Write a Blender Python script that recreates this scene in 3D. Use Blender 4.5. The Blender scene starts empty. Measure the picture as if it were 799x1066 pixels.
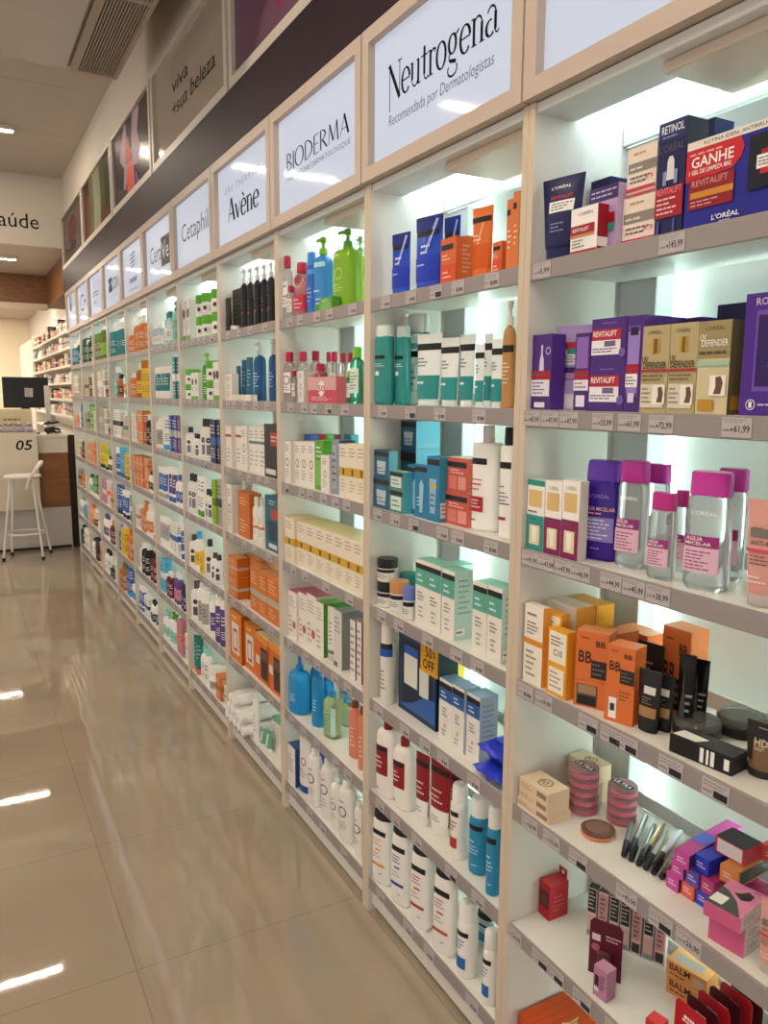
import bpy, math, random
from mathutils import Vector, Matrix
PI=math.pi
random.seed(7)
SC=bpy.context.scene
COL=SC.collection
# ---------------------------------------------------------------- materials
def lin(h):
    def f(c):
        c/=255.0
        return c/12.92 if c<=0.04045 else ((c+0.055)/1.055)**2.4
    return (f(int(h[0:2],16)),f(int(h[2:4],16)),f(int(h[4:6],16)),1.0)
_M={}
def mat(h,rough=0.42,trans=0.0,metal=0.0,emit=0.0,ecol=None):
    """h: sRGB hex; a '~' prefix is clear tinted plastic, a '*' prefix is metal foil"""
    key=(h,rough,trans,metal,emit)
    if key in _M: return _M[key]
    hh=h
    if h[0]=='~': hh=h[1:]; trans=0.82; rough=0.08
    if h[0]=='*': hh=h[1:]; metal=0.85; rough=0.3
    if h[0]=='^': hh=h[1:]; rough=0.16
    m=bpy.data.materials.new('paint_'+hh); m.use_nodes=True
    b=m.node_tree.nodes['Principled BSDF']
    b.inputs['Base Color'].default_value=lin(hh)
    b.inputs['Roughness'].default_value=rough
    b.inputs['Metallic'].default_value=metal
    if rough>.3 or h[0]=='^': b.inputs['Specular IOR Level'].default_value=.3
    if trans: b.inputs['Transmission Weight'].default_value=trans; b.inputs['IOR'].default_value=1.3
    if emit:
        b.inputs['Emission Color'].default_value=lin(ecol or hh); b.inputs['Emission Strength'].default_value=emit
    _M[key]=m
    return m
def noisy(name,c1,c2,scale=(1,1,1),rough=0.5,detail=4.0,nscale=3.0,bump=0.0,rvar=0.0):
    m=bpy.data.materials.new(name); m.use_nodes=True; nt=m.node_tree; b=nt.nodes['Principled BSDF']
    tc=nt.nodes.new('ShaderNodeTexCoord'); mp=nt.nodes.new('ShaderNodeMapping'); mp.inputs['Scale'].default_value=scale
    nz=nt.nodes.new('ShaderNodeTexNoise'); nz.inputs['Scale'].default_value=nscale; nz.inputs['Detail'].default_value=detail
    rp=nt.nodes.new('ShaderNodeValToRGB'); rp.color_ramp.elements[0].color=lin(c1); rp.color_ramp.elements[1].color=lin(c2)
    rp.color_ramp.elements[0].position=0.3; rp.color_ramp.elements[1].position=0.7
    L=nt.links.new
    L(tc.outputs['Object'],mp.inputs['Vector']); L(mp.outputs['Vector'],nz.inputs['Vector']); L(nz.outputs['Fac'],rp.inputs['Fac']); L(rp.outputs['Color'],b.inputs['Base Color'])
    b.inputs['Roughness'].default_value=rough
    if bump:
        bp=nt.nodes.new('ShaderNodeBump'); bp.inputs['Strength'].default_value=bump; bp.inputs['Distance'].default_value=0.01
        L(nz.outputs['Fac'],bp.inputs['Height']); L(bp.outputs['Normal'],b.inputs['Normal'])
    return m
# ---------------------------------------------------------------- mesh builder
class MB:
    def __init__(s): s.v=[]; s.f=[]; s.m=[]; s.mats=[]
    def mi(s,m):
        if isinstance(m,str): m=mat(m)
        if m not in s.mats: s.mats.append(m)
        return s.mats.index(m)
    def face(s,pts,m):
        i=len(s.v); s.v+= [tuple(p) for p in pts]; s.f.append(tuple(range(i,i+len(pts)))); s.m.append(s.mi(m))
    def geom(s,vs,fs,m):
        i=len(s.v); k=s.mi(m); s.v+=[tuple(p) for p in vs]
        for f in fs: s.f.append(tuple(i+j for j in f)); s.m.append(k)
    def box(s,x0,x1,y0,y1,z0,z1,m,mf=None):
        """mf: optional {face: material}, faces front(-y) back(+y) left(-x) right(+x) top bottom"""
        V=[(x0,y0,z0),(x1,y0,z0),(x1,y1,z0),(x0,y1,z0),(x0,y0,z1),(x1,y0,z1),(x1,y1,z1),(x0,y1,z1)]
        F={'bottom':(3,2,1,0),'top':(4,5,6,7),'front':(0,1,5,4),'right':(1,2,6,5),'back':(2,3,7,6),'left':(3,0,4,7)}
        i=len(s.v); s.v+=V
        for n,f in F.items():
            s.f.append(tuple(i+j for j in f)); s.m.append(s.mi((mf or {}).get(n,m)))
    def bbox(s,x0,x1,y0,y1,z0,z1,m,b=0.004):
        """box with chamfered edges"""
        r=lambda e:[(x0+b-e,y0+b-e)]
        rings=[]
        for z,o in ((z0,b),(z0+b,0),(z1-b,0),(z1,b)):
            a0,a1,c0,c1=x0+o,x1-o,y0+o,y1-o
            rings.append([(a0+b,c0,z),(a1-b,c0,z),(a1,c0+b,z),(a1,c1-b,z),(a1-b,c1,z),(a0+b,c1,z),(a0,c1-b,z),(a0,c0+b,z)])
        s.loft(rings,m)
    def loft(s,rings,m,caps=True,closed=True):
        i=len(s.v); n=len(rings[0]); k=s.mi(m)
        for r in rings: s.v+=[tuple(p) for p in r]
        for a in range(len(rings)-1):
            for j in range(n if closed else n-1):
                j2=(j+1)%n
                s.f.append((i+a*n+j,i+a*n+j2,i+(a+1)*n+j2,i+(a+1)*n+j)); s.m.append(k)
        if caps:
            s.f.append(tuple(i+j for j in range(n-1,-1,-1))); s.m.append(k)
            o=i+(len(rings)-1)*n
            s.f.append(tuple(o+j for j in range(n))); s.m.append(k)
    def lathe(s,prof,m,cx=0,cy=0,n=20,ex=2.0):
        """prof: (z, rx, ry)"""
        s.loft([[(cx+p[1]*sgp(math.cos(2*PI*j/n),2/ex),cy+p[2]*sgp(math.sin(2*PI*j/n),2/ex),p[0]) for j in range(n)] for p in prof],m)
    def tube(s,pts,r,m,n=8,closed=False):
        P=[Vector(p) for p in pts]; R=[]; N=len(P); up=Vector((0,0,1))
        for i,p in enumerate(P):
            d=((P[(i+1)%N] if closed else P[min(i+1,N-1)])-(P[i-1] if closed else P[max(i-1,0)])).normalized()
            a=d.cross(up)
            if a.length<1e-3: a=d.cross(Vector((1,0,0)))
            a.normalize(); b=a.cross(d)
            rr=r[i] if isinstance(r,(list,tuple)) else r
            R.append([p+a*math.cos(2*PI*j/n)*rr+b*math.sin(2*PI*j/n)*rr for j in range(n)])
        if closed: R.append(R[0])
        s.loft(R,m,caps=not closed)
    def build(s,name,parent=None,smooth=True,angle=38):
        me=s.mesh(name,smooth,angle)
        return link(name,me,parent)
    def mesh(s,name,smooth=True,angle=38):
        me=bpy.data.meshes.new(name); me.from_pydata(s.v,[],s.f)
        for m in s.mats: me.materials.append(m)
        me.polygons.foreach_set('material_index',s.m)
        if smooth:
            me.polygons.foreach_set('use_smooth',[True]*len(s.f)); me.update()
            me.set_sharp_from_angle(angle=math.radians(angle))
        me.update()
        return me
def sgp(c,e): return math.copysign(abs(c)**e,c)
def link(name,me,parent=None):
    o=bpy.data.objects.new(name,me); COL.objects.link(o)
    if parent is not None: o.parent=parent
    return o
def empty(name,loc=(0,0,0),rz=0.0):
    o=bpy.data.objects.new(name,None); COL.objects.link(o); o.location=loc; o.rotation_euler=(0,0,rz); o.empty_display_size=0.05
    return o
def tag(o,label=None,cat=None,group=None,kind=None):
    if label: o['label']=label
    if cat: o['category']=cat
    if group: o['group']=group
    if kind: o['kind']=kind
    return o
def struct(o): o['kind']='structure'; return o
# ---------------------------------------------------------------- lettering
_T={}
def text_geom(s,shear=0.0,weight=0.0):
    """(verts in a 0..1 box, faces) of a string of type"""
    k=(s,shear,weight)
    if k in _T: return _T[k]
    cu=bpy.data.curves.new('lettering','FONT'); cu.body=s; cu.size=1; cu.resolution_u=2; cu.shear=shear; cu.offset=weight
    o=bpy.data.objects.new('lettering',cu); COL.objects.link(o)
    bpy.context.view_layer.update()
    ev=o.evaluated_get(bpy.context.evaluated_depsgraph_get()); me=ev.to_mesh()
    vs=[(v.co.x,v.co.y) for v in me.vertices]; fs=[tuple(p.vertices) for p in me.polygons]
    ev.to_mesh_clear(); bpy.data.objects.remove(o); bpy.data.curves.remove(cu)
    x0=min(v[0] for v in vs); x1=max(v[0] for v in vs); y0=min(v[1] for v in vs); y1=max(v[1] for v in vs)
    vs=[((a-x0)/(x1-x0),(b-y0)/(y1-y0)) for a,b in vs]
    _T[k]=(vs,fs)
    return _T[k]
def paint(mb,ops,S,w,h):
    """ops in fractions of a printed face; S(fx,fy,off) -> point. w,h: metres"""
    for i,op in enumerate(ops):
        off=(0.0007 if S.curved else 0.0004)+0.00025*i; c=op[-1]; k=op[0]
        def rect(x0,y0,x1,y1):
            n=max(1,int((x1-x0)*16)) if S.curved else 1
            s0,s1=(math.asin(max(-1,min(1,2*x-1)))/PI+.5 for x in (x0,x1)) if S.curved else (0,0)
            nz=max(1,int((y1-y0)*14)) if S.curved else 1
            for b in range(nz):
                for a in range(n):
                    xa,xb=(.5+.5*math.sin(PI*(s0+(s1-s0)*t/n-.5)) for t in (a,a+1)) if S.curved else (x0,x1); ya=y0+(y1-y0)*b/nz; yb=y0+(y1-y0)*(b+1)/nz
                    mb.face([S(xa,ya,off),S(xb,ya,off),S(xb,yb,off),S(xa,yb,off)],c)
        if k=='r': rect(*op[1:5])
        elif k=='l':      # lines of small print
            x0,y0,x1,y1,n=op[1:6]
            st=(y1-y0)/n
            wl=(x1-x0)/4.0
            for j in range(n):
                e=x1-(x1-x0)*((j*37+int(x0*91))%5)*0.09; a=x0; q=j+int(y0*50)
                while a<e-wl*.25:
                    q+=1; b2=min(e,a+wl*(.55+.5*((q*29)%7)/6)); rect(a,y1-st*(j+0.66),b2,y1-st*(j+0.3)); a=b2+wl*.16
        elif k=='c':
            x,y,r=op[1:4]; q=h/w
            mb.face([S(x+r*q*math.cos(a*PI/8),y+r*math.sin(a*PI/8),off) for a in range(16)],c)
        elif k=='o':      # ring
            x,y,r=op[1:4]; q=h/w; r2=r*0.72
            for a in range(16):
                A,B=a*PI/8,(a+1)*PI/8
                mb.face([S(x+r*q*math.cos(A),y+r*math.sin(A),off),S(x+r*q*math.cos(B),y+r*math.sin(B),off),S(x+r2*q*math.cos(B),y+r2*math.sin(B),off),S(x+r2*q*math.cos(A),y+r2*math.sin(A),off)],c)
        elif k=='p': mb.face([S(x,y,off) for x,y in op[1]],c)
        elif k=='t':
            t,x0,y0,x1,y1=op[1:6]; vs,fs=text_geom(t,0.0,0.014)
            mb.geom([S(x0+a*(x1-x0),y0+b*(y1-y0),off) for a,b in vs],fs,c)
def flat(f):
    f.curved=False; return f
def face_front(w,d,h): return flat(lambda fx,fy,o:(-w/2+fx*w,-d/2-o,fy*h))
def face_right(w,d,h): return flat(lambda fx,fy,o:(w/2+o,-d/2+fx*d,fy*h))
def face_top(w,d,h): return flat(lambda fx,fy,o:(-w/2+fx*w,-d/2+fy*d,h+o))
# ---------------------------------------------------------------- products (front faces local -y, base at z = 0)
def prof_at(P,z):
    for a,b in zip(P,P[1:]):
        if a[0]<=z<=b[0]:
            t=(z-a[0])/max(b[0]-a[0],1e-9); return a[1]+(b[1]-a[1])*t,a[2]+(b[2]-a[2])*t
    return P[-1][1],P[-1][2]
def face_loft(P,h,ex,z0,z1):
    def S(fx,fy,o):
        z=z0+fy*(z1-z0); rx,ry=prof_at(P,z); u=max(-0.985,min(0.985,(fx-0.5)*2)); x=u*rx
        y=-ry*(max(0.0,1-abs(u)**ex))**(1/ex)
        return (x*(1+o/max(rx,.004)),y-o,z)
    S.curved=True
    return S
SHAPES={
 # body profile (z, rx, ry as fractions), cap list [(z,rx,ry)...]
 'bottle':dict(b=[(0,.86,.86),(.012,.96,.96),(.04,1,1),(.66,1,1),(.73,.93,.93),(.775,.74,.74),(.795,.5,.5),(.81,.42,.42),(.83,.42,.42)],c=[(.81,.46,.46),(.815,.5,.5),(.985,.48,.48),(1,.42,.42)],lab=(.08,.62),ex=2.6),
 'shampoo':dict(b=[(0,.84,.84),(.012,.94,.94),(.05,1,1),(.5,1,1),(.74,.93,.93),(.79,.86,.86),(.8,.8,.8)],c=[(.795,.84,.84),(.80,.88,.88),(.9,.86,.86),(.985,.82,.82),(1,.74,.74)],lab=(.08,.72),ex=2.5),
 'micellar':dict(b=[(0,.8,.8),(.012,.9,.9),(.05,1,1),(.45,.97,.97),(.74,.94,.94),(.79,.9,.9),(.80,.8,.8)],c=[(.8,.86,.86),(.805,.9,.9),(.985,.88,.88),(1,.8,.8)],lab=(.2,.6),ex=2.5),
 'lotion':dict(b=[(0,.88,.88),(.012,.96,.96),(.04,1,1),(.72,1,1),(.79,.97,.97),(.845,.86,.86),(.875,.66,.66),(.88,.55,.55)],c=[(.875,.56,.56),(.88,.6,.6),(.985,.58,.58),(1,.5,.5)],lab=(.05,.78),ex=2.4),
 'block':dict(b=[(0,.9,.9),(.01,.98,.98),(.03,1,1),(.8,1,1),(.825,.97,.97),(.838,.88,.88),(.842,.5,.5)],c=[(.84,.7,.7),(.842,.74,.74),(.985,.7,.7),(1,.62,.62)],lab=(.05,.78),ex=4),
 'spray':dict(b=[(0,.9,.9),(.01,.98,.98),(.03,1,1),(.70,1,1),(.75,.92,.92),(.76,.85,.85)],c=[(.755,.86,.86),(.76,.9,.9),(.96,.86,.86),(.99,.76,.76),(1,.6,.6)],lab=(.05,.7),ex=2.1),
 'jar':dict(b=[(0,.9,.9),(.02,.97,.97),(.06,.99,.99),(.58,.99,.99),(.62,.9,.9)],c=[(.6,.98,.98),(.62,1,1),(.96,1,1),(1,.95,.95)],lab=(.06,.56),ex=2.0),
 'pump':dict(b=[(0,.88,.88),(.012,.97,.97),(.04,1,1),(.62,1,1),(.69,.95,.95),(.735,.78,.78),(.755,.5,.5),(.765,.34,.34),(.785,.34,.34)],c=None,lab=(.06,.6),ex=2.4),
}
_C={}
def carton_meshes(st,w,d,h):
    body=MB(); c=st['col']
    e=min(0.0012,w*.05)
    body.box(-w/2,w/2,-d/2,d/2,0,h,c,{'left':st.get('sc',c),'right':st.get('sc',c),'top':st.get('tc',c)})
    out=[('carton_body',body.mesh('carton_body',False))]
    pr=MB()
    if st.get('g'): paint(pr,st['g'],face_front(w,d,h),w,h)
    if 'sg' not in st and 'sc' not in st: st['sg']=st.get('g')
    if st.get('sg'): paint(pr,st['sg'],face_right(w,d,h),d,h)
    if st.get('tg'): paint(pr,st['tg'],face_top(w,d,h),w,d)
    if pr.f: out.append(('printed_panel',pr.mesh('printed_panel',False)))
    if st.get('tab'):
        q=MB(); e=d/2; tw=w*.34
        for a,b2,z0,z1 in ((-tw,tw,h,h+.006),(-tw,-tw*.4,h+.006,h+.016),(tw*.4,tw,h+.006,h+.016),(-tw,tw,h+.016,h+.022)): q.box(a,b2,e-.0012,e,z0,z1,c)
        out.append(('hang_tab',q.mesh('hang_tab',False)))
    return out
def ring_prof(P,w,d,h,n,ex): return [[(p[1]*w/2*sgp(math.cos(2*PI*j/n),2/ex),p[2]*d/2*sgp(math.sin(2*PI*j/n),2/ex),p[0]*h) for j in range(n)] for p in P]
def bottle_meshes(st,w,d,h):
    sh=SHAPES[st['k']]; ex=st.get('ex',sh['ex']); P=sh['b']; n=st.get('n_seg',20)
    if 'bf' in st: P=[(p[0]*st['bf']/P[-1][0],p[1],p[2]) for p in P]
    body=MB(); body.loft(ring_prof(P,w,d,h,n,ex),st['col'])
    out=[('bottle_body' if st['k']!='jar' else 'jar_body',body.mesh('bottle_body'))]
    PP=[(p[0]*h,p[1]*w/2,p[2]*d/2) for p in P]
    cap=MB(); cc=st.get('cap','f0ede6')
    if st['k']=='pump':
        zb=P[-1][0]*h; r=min(max(min(w,d)*0.3,.008),.014)
        cap.lathe([(zb-.012*h,r*.98,r*.98),(zb+.055*h,r,r),(zb+.07*h,r*.8,r*.8)],cc,n=14)
        cap.lathe([(zb+.06*h,r*.42,r*.42),(h*.93,r*.42,r*.42)],cc,n=10)
        cap.lathe([(h*.925,r*.62,r*.62),(h*.935,r*.75,r*.75),(h*.985,r*.85,r*.85),(h,r*.7,r*.7)],cc,n=14)
        L=min(w,d)*.5; a=st.get('noz',2.6)
        q=[(0,0,h*.962),(math.cos(a)*L*.75,math.sin(a)*L*.75,h*.962),(math.cos(a)*L,math.sin(a)*L,h*.945)]
        cap.tube(q,[r*.5,r*.42,r*.32],cc,n=8)
        out.append(('pump_head',cap.mesh('pump_head')))
    else:
        cex=st.get('cex',2.0 if st['k'] in ('bottle','lotion','block','jar','spray') else ex)
        K=sh['c']; k0=P[-1][0]-.02
        Z0,Z1=K[0][0],K[-1][0]
        K=[(k0+(p[0]-Z0)/(Z1-Z0)*(1-k0),p[1],p[2]) for p in K] if 'bf' in st else K
        md=min(w,d) if st['k'] in ('bottle','lotion','block') else None
        W2,D2=(w,d) if md is None else (md*st.get('cw',1.35),md*st.get('cw',1.35))
        cap.loft(ring_prof(K,W2,D2,h,n,cex),cc)
        if st['k']=='jar': pass
        out.append(('jar_lid' if st['k']=='jar' else 'cap',cap.mesh('cap')))
        if st.get('cg'):
            m2=MB(); paint(m2,st['cg'],face_loft([(p[0]*h,p[1]*W2/2,p[2]*D2/2) for p in K],h,cex,K[0][0]*h,h),w,h*(1-K[0][0])); out.append(('cap_print',m2.mesh('cap_print')))
    if st.get('g'):
        lb=MB(); z0,z1=sh['lab']; f=P[-1][0]/sh['b'][-1][0]
        paint(lb,st['g'],face_loft(PP,h,ex,z0*h*f,z1*h*f),w,(z1-z0)*h*f); out.append(('label',lb.mesh('label')))
    return out
def tube_meshes(st,w,d,h):
    cf=st.get('cf',.15); n=20; ex=2.0
    P=[(cf,.82,.9),(cf+.015,.86,.96),(cf+.06,.88,.95),(.55,.94,.62),(.9,.99,.2),(.955,1,.07),(1,1,.06)]
    tw=st.get('taper',1.0); P=[(p[0],p[1]*(1-(1-tw)*(1-p[0])),p[2]) for p in P]
    body=MB(); body.loft(ring_prof(P,w,d,h,n,ex),st['col'])
    cap=MB(); cap.loft(ring_prof([(0,.76*tw,.86),(.008,.82*tw,.92),(cf-.01,.84*tw,.94),(cf,.8*tw,.88)],w,d,h,n,ex),st.get('cap','ece8e0'))
    out=[('tube_body',body.mesh('tube_body')),('cap',cap.mesh('cap'))]
    if st.get('g'):
        lb=MB(); PP=[(p[0]*h,p[1]*w/2,p[2]*d/2) for p in P]
        paint(lb,st['g'],face_loft(PP,h,ex,cf*h+.001,h*.995),w,h*(1-cf)); out.append(('label',lb.mesh('label')))
    return out
def compact_meshes(st,w,d,h):
    b=MB(); r=w/2; b.lathe([(0,r*.9,r*.9),(h*.12,r,r),(h*.55,r,r),(h*.6,r*.95,r*.95)],st['col'],n=28)
    l=MB(); l.lathe([(h*.6,r*.97,r*.97),(h*.65,r,r),(h*.88,r,r),(h,r*.93,r*.93)],st.get('cap','~f0e8e6'),n=28)
    out=[('compact_base',b.mesh('compact_base')),('compact_lid',l.mesh('compact_lid'))]
    if st.get('tg'):
        t=MB(); paint(t,st['tg'],face_top(w,w,h),w,w); out.append(('lid_print',t.mesh('lid_print')))
    return out
def pen_meshes(st,w,d,h):
    """lying pen, long axis along local y, w thick"""
    r=w/2; L=d
    def seg(a,b,r0,r1,m):
        q=MB(); q.loft([[(math.cos(2*PI*j/10)*rr,y,r+math.sin(2*PI*j/10)*rr) for j in range(10)] for y,rr in ((a,r0*.9),(a+.0015,r0),(b-.0015,r1),(b,r1*.85))],m); return q
    return [('pen_barrel',seg(-L/2+L*.32,L/2,r*.96,r*.8,st['col']).mesh('pen_barrel')),('pen_cap',seg(-L/2,-L/2+L*.32,r*.9,r,st['cap']).mesh('pen_cap'))]
def card_meshes(st,w,d,h):
    """hanging blister card: flat card, clear bubble"""
    c=MB(); e=.0015
    pts=[(-w/2,0),(w/2,0),(w/2,h*.93),(w*.4,h),(-w*.4,h),(-w/2,h*.93)]
    c.loft([[(x,d/2-e,z) for x,z in pts],[(x,d/2,z) for x,z in pts]],st['col'])
    b=MB(); b.bbox(-w*.2,w*.2,-d/2,d/2-e,h*.06,h*.5,st.get('cap','~f2eeee'),b=.002)
    out=[('backing_card',c.mesh('backing_card',False)),('blister',b.mesh('blister'))]
    g=MB(); paint(g,st.get('g',[]),flat(lambda fx,fy,o:(-w/2+fx*w,d/2-e-o,fy*h)),w,h)
    if g.f: out.append(('printed_panel',g.mesh('printed_panel',False)))
    return out
def bag_meshes(st,w,d,h):
    """soft flow pack lying flat, crimped at both ends"""
    b=MB(); n=10; R=[]
    for i in range(9):
        t=i/8; x=-w/2+w*t; k=max(.05,math.sin(PI*min(1,max(0,(t-.06)/.88)))**.45) if .06<t<.94 else .05
        R.append([(x,-math.cos(2*PI*j/n)*d/2*(.9+.1*k),h/2+math.sin(2*PI*j/n)*h/2*k+ (0.004*math.sin(i*2.1+j) if k>.1 else 0)) for j in range(n)])
    b.loft(R,st['col'])
    out=[('pack_body',b.mesh('pack_body',angle=60))]
    l=MB(); l.geom([(-w*.2,-d*.15,h*1.01),(w*.2,-d*.15,h*1.01),(w*.2,d*.2,h*1.01),(-w*.2,d*.2,h*1.01)],[(0,1,2,3)],st.get('cap','e8eef6'))
    out.append(('resealable_flap',l.mesh('resealable_flap',False)))
    return out
MAKERS={'carton':carton_meshes,'tube':tube_meshes,'compact':compact_meshes,'pen':pen_meshes,'card':card_meshes,'bag':bag_meshes}
def meshes_for(sid,w,d,h):
    key=(sid,round(w,3),round(d,3),round(h,3))
    if key not in _C: _C[key]=MAKERS.get(ST[sid]['k'],bottle_meshes)(ST[sid],w,d,h)
    return _C[key]
def product(sid,x,y,z,w,d,h,rz,label,group,tilt=None):
    st=ST[sid]; parts=meshes_for(sid,w,d,h)
    nm=st['n']; R=-PI/2+rz
    if len(parts)==1: o=link(nm,parts[0][1])
    else:
        o=empty(nm)
        for pn,me in parts: link(pn,me,o)
    o.location=(x,y,z); o.rotation_euler=(tilt[0] if tilt else 0,tilt[1] if tilt else 0,R)
    return tag(o,label,st['c'],group)

# ---------------------------------------------------------------- product kinds
NC=dict(white='f0ece4',cream='e9dcc6',grey='a9a59f',black='1a191b',navy='1b2250',blue='3a62a8',sky='3f9fd8',teal='1f7f86',mint='8fd0bd',green='4c9a2a',pine='1d4a34',olive='6a7432',lime='8fbf2c',yellow='e6bf2c',orange='d27a34',peach='e8a27a',coral='e8695c',red='b5222c',maroon='6b1530',pink='d08898',lilac='b69ac8',purple='5e4684',brown='5a3826',beige='d8c3a4',gold='b89a5a',silver='c4c4c6',clear='~eef4f4',amber='b06a18',azure='58b4dc')
WORD=dict(sky='sky blue',pine='dark green',azure='light blue')
NOUN=dict(block='lotion bottle',carton='carton',bottle='bottle',pump='pump bottle',tube='tube',jar='jar',spray='spray can',shampoo='shampoo bottle',lotion='lotion bottle',micellar='bottle',compact='compact',pen='pen',card='blister card',bag='soft pack')
NAME=dict(block='lotion_bottle',carton='carton',bottle='bottle',pump='pump_bottle',tube='squeeze_tube',jar='jar',spray='spray_can',shampoo='shampoo_bottle',lotion='lotion_bottle',micellar='clear_bottle',compact='compact_case',pen='makeup_pen',card='blister_card',bag='wipes_pack')
CAT=dict(block='bottle',carton='box',bottle='bottle',pump='bottle',tube='tube',jar='jar',spray='can',shampoo='bottle',lotion='bottle',micellar='bottle',compact='compact',pen='pen',card='card',bag='pack')
ST={}
def style(sid,k,look,col,**kw):
    d=dict(k=k,n=kw.pop('n',NAME[k]),c=kw.pop('c',CAT[k]),look=look,col=NC.get(col,col))
    for a,b in kw.items(): d[a]=b
    for a in ('cap','tc','sc'):
        if a in d: d[a]=NC.get(d[a],d[a])
    ST[sid]=d; return sid
DK='5c5654'; W='f2eee8'
def auto(s):
    """kind:col:cap-or-band:label"""
    if s in ST: return s
    p=s.split(':'); k,col=p[0],p[1]; c2=p[2] if len(p)>2 else 'white'; c3=p[3] if len(p)>3 else None
    w=lambda c:WORD.get(c,c)
    dark=col in('black','navy','blue','teal','pine','purple','maroon','brown','red','green','olive','orange','amber','sky')
    ink='f2eee8' if dark else DK
    if k=='carton':
        g=[('r',0,.42,1,.6,NC[c2]),('l',.14,.66,.8,.9,3,ink),('l',.14,.1,.8,.36,4,ink)]
        look=f'{w(col)} carton with {w(c2)} band'
        return style(s,k,look,col,g=g,sg=g)
    if k in('compact','pen','bag','card'): return style(s,k,f'{w(col)} {NOUN[k]}',col,cap=c2)
    lab=NC[c3] if c3 else None
    ex={}
    if lab: g=[('r',.14,.1,.86,.75,lab),('l',.3,.3,.7,.6,3,'f2eee8' if c3 in('black','navy','blue','teal','pine','purple','maroon','brown','red','green','olive','orange') else DK)]
    else: g=[('l',.25,.55,.75,.9,3,ink),('l',.25,.1,.75,.4,4,ink)]
    look=f'{w(col)} {NOUN[k]} with {"matching" if c2==col else w(c2)} '+('lid' if k=='jar' else 'pump' if k=='pump' else 'cap')
    if c3: look=f'{w(col)} {NOUN[k]} with {w(c3)} label'
    return style(s,k,look,col,cap=c2,g=g)

t=lambda s,a,b,c,d,col=W:('t',s,a,b,c,d,col)
r_=lambda a,b,c,d,col:('r',a,b,c,d,NC.get(col,col))
l_=lambda a,b,c,d,n,col=DK:('l',a,b,c,d,n,col)
NV='171a4e'; RD='a3182c'
# ------------------------------------------------ bay 1 kinds
style('navytube','tube','navy tube with small white label',NV,cap=NV,taper=.8,g=[t("L'ORÉAL",.25,.84,.72,.89),r_(.22,.5,.85,.66,W),t('REVITALIFT',.26,.69,.8,.74,'d8404a'),l_(.28,.52,.8,.64,3),l_(.3,.2,.75,.36,3,'8a8cb8')])
style('whitered','carton','white carton with red band',W,sc=RD,tc=W,g=[t("L'ORÉAL",.3,.82,.85,.91,'8a7a70'),r_(0,.42,.9,.62,RD),t('REVITALIFT',.08,.48,.7,.56),r_(0,.36,.9,.42,'c98a4a'),l_(.08,.12,.6,.32,3),r_(0,0,1,.07,RD)],sg=[r_(0,.1,1,.3,W)])
style('mauvebox','carton','mauve carton with teal stripe','b79bc4',sc='c4aed0',tc='3a2a60',g=[r_(0,.78,1,1,'3a2a60'),l_(.06,.82,.94,.96,2,'b8a8d8'),l_(.2,.66,.8,.74,1,'efe6f2'),r_(0,.42,.92,.58,RD),t('REVITALIFT',.06,.46,.72,.55),r_(0,.3,.92,.42,'2f9a88'),l_(.08,.08,.8,.26,3,'4a3a60')])
style('navybox','carton','plain navy carton',NV,tc='23276a',g=[l_(.2,.6,.8,.8,2,'5a5e9a'),l_(.2,.3,.8,.5,2,'5a5e9a')])
style('creambox','carton','cream carton with grey band','ead8c8',sc='e2cfbe',g=[l_(.2,.8,.85,.92,1,'b89a68'),r_(.04,.48,1,.68,'8c8478'),l_(.1,.5,.9,.62,1,'d8d0c4'),l_(.12,.24,.8,.42,2),t('X 3',.62,.3,.9,.38,'d03a50'),r_(0,.1,1,.17,'c8405a'),r_(0,.0,1,.05,'c8405a')])
style('retinol','carton','tall navy carton with dropper bottle picture',NV,tc='2c3078',sc='12143c',g=[r_(0,.84,1,1,'23295e'),t('RETINOL',.1,.9,.9,.97,'dfe0ea'),l_(.15,.85,.85,.89,1,'8c90b4'),t("L'ORÉAL",.06,.74,.94,.82,'54506a'),('p',[(.36,.5),(.64,.5),(.62,.66),(.56,.7),(.44,.7),(.38,.66)],'d8d8de'),r_(.24,.46,.36,.58,'8a90b4'),r_(.64,.46,.76,.58,'8a90b4'),r_(.0,.18,1,.44,RD),t('REVITALIFT',.06,.38,.94,.435,'e08088'),l_(.08,.2,.9,.36,4,'e6c8c8'),r_(.12,.02,.2,.16,'4a54a0'),r_(.7,.02,.76,.16,'4a54a0')])
style('ganhe','carton','large navy gift carton with red flag','1d1f86',tc='e8dcd0',n='gift_carton',g=[r_(0,.91,1,1,'e6dccf'),t('ROTINA IDEAL ANTIRRUGAS',.18,.935,.9,.975,'6a5f66'),('p',[(0,.56),(.5,.6),(.58,.7),(.6,.8),(.56,.91),(0,.91)],'c2202a'),l_(.04,.82,.5,.88,1,'e89a9a'),t('GANHE',.06,.7,.5,.82),t('1 GEL DE LIMPEZA 80G',.04,.63,.48,.68),r_(.05,.24,.52,.58,'8e1420'),t('REVITALIFT',.08,.49,.46,.56,'d08a80'),r_(.07,.36,.52,.43,'c8862e'),l_(.08,.26,.44,.34,2,'d8a0a0'),t("L'ORÉAL",.32,.08,.6,.15),l_(.4,.04,.52,.07,1,'b8bcd8'),r_(.66,.3,1,.86,'0c0d1c'),r_(.74,.5,.98,.64,W),r_(.78,.64,.98,.69,RD),r_(.78,.44,.98,.5,'c2202a'),l_(.76,.52,.95,.62,3)])
PU='4a2478'
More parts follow.
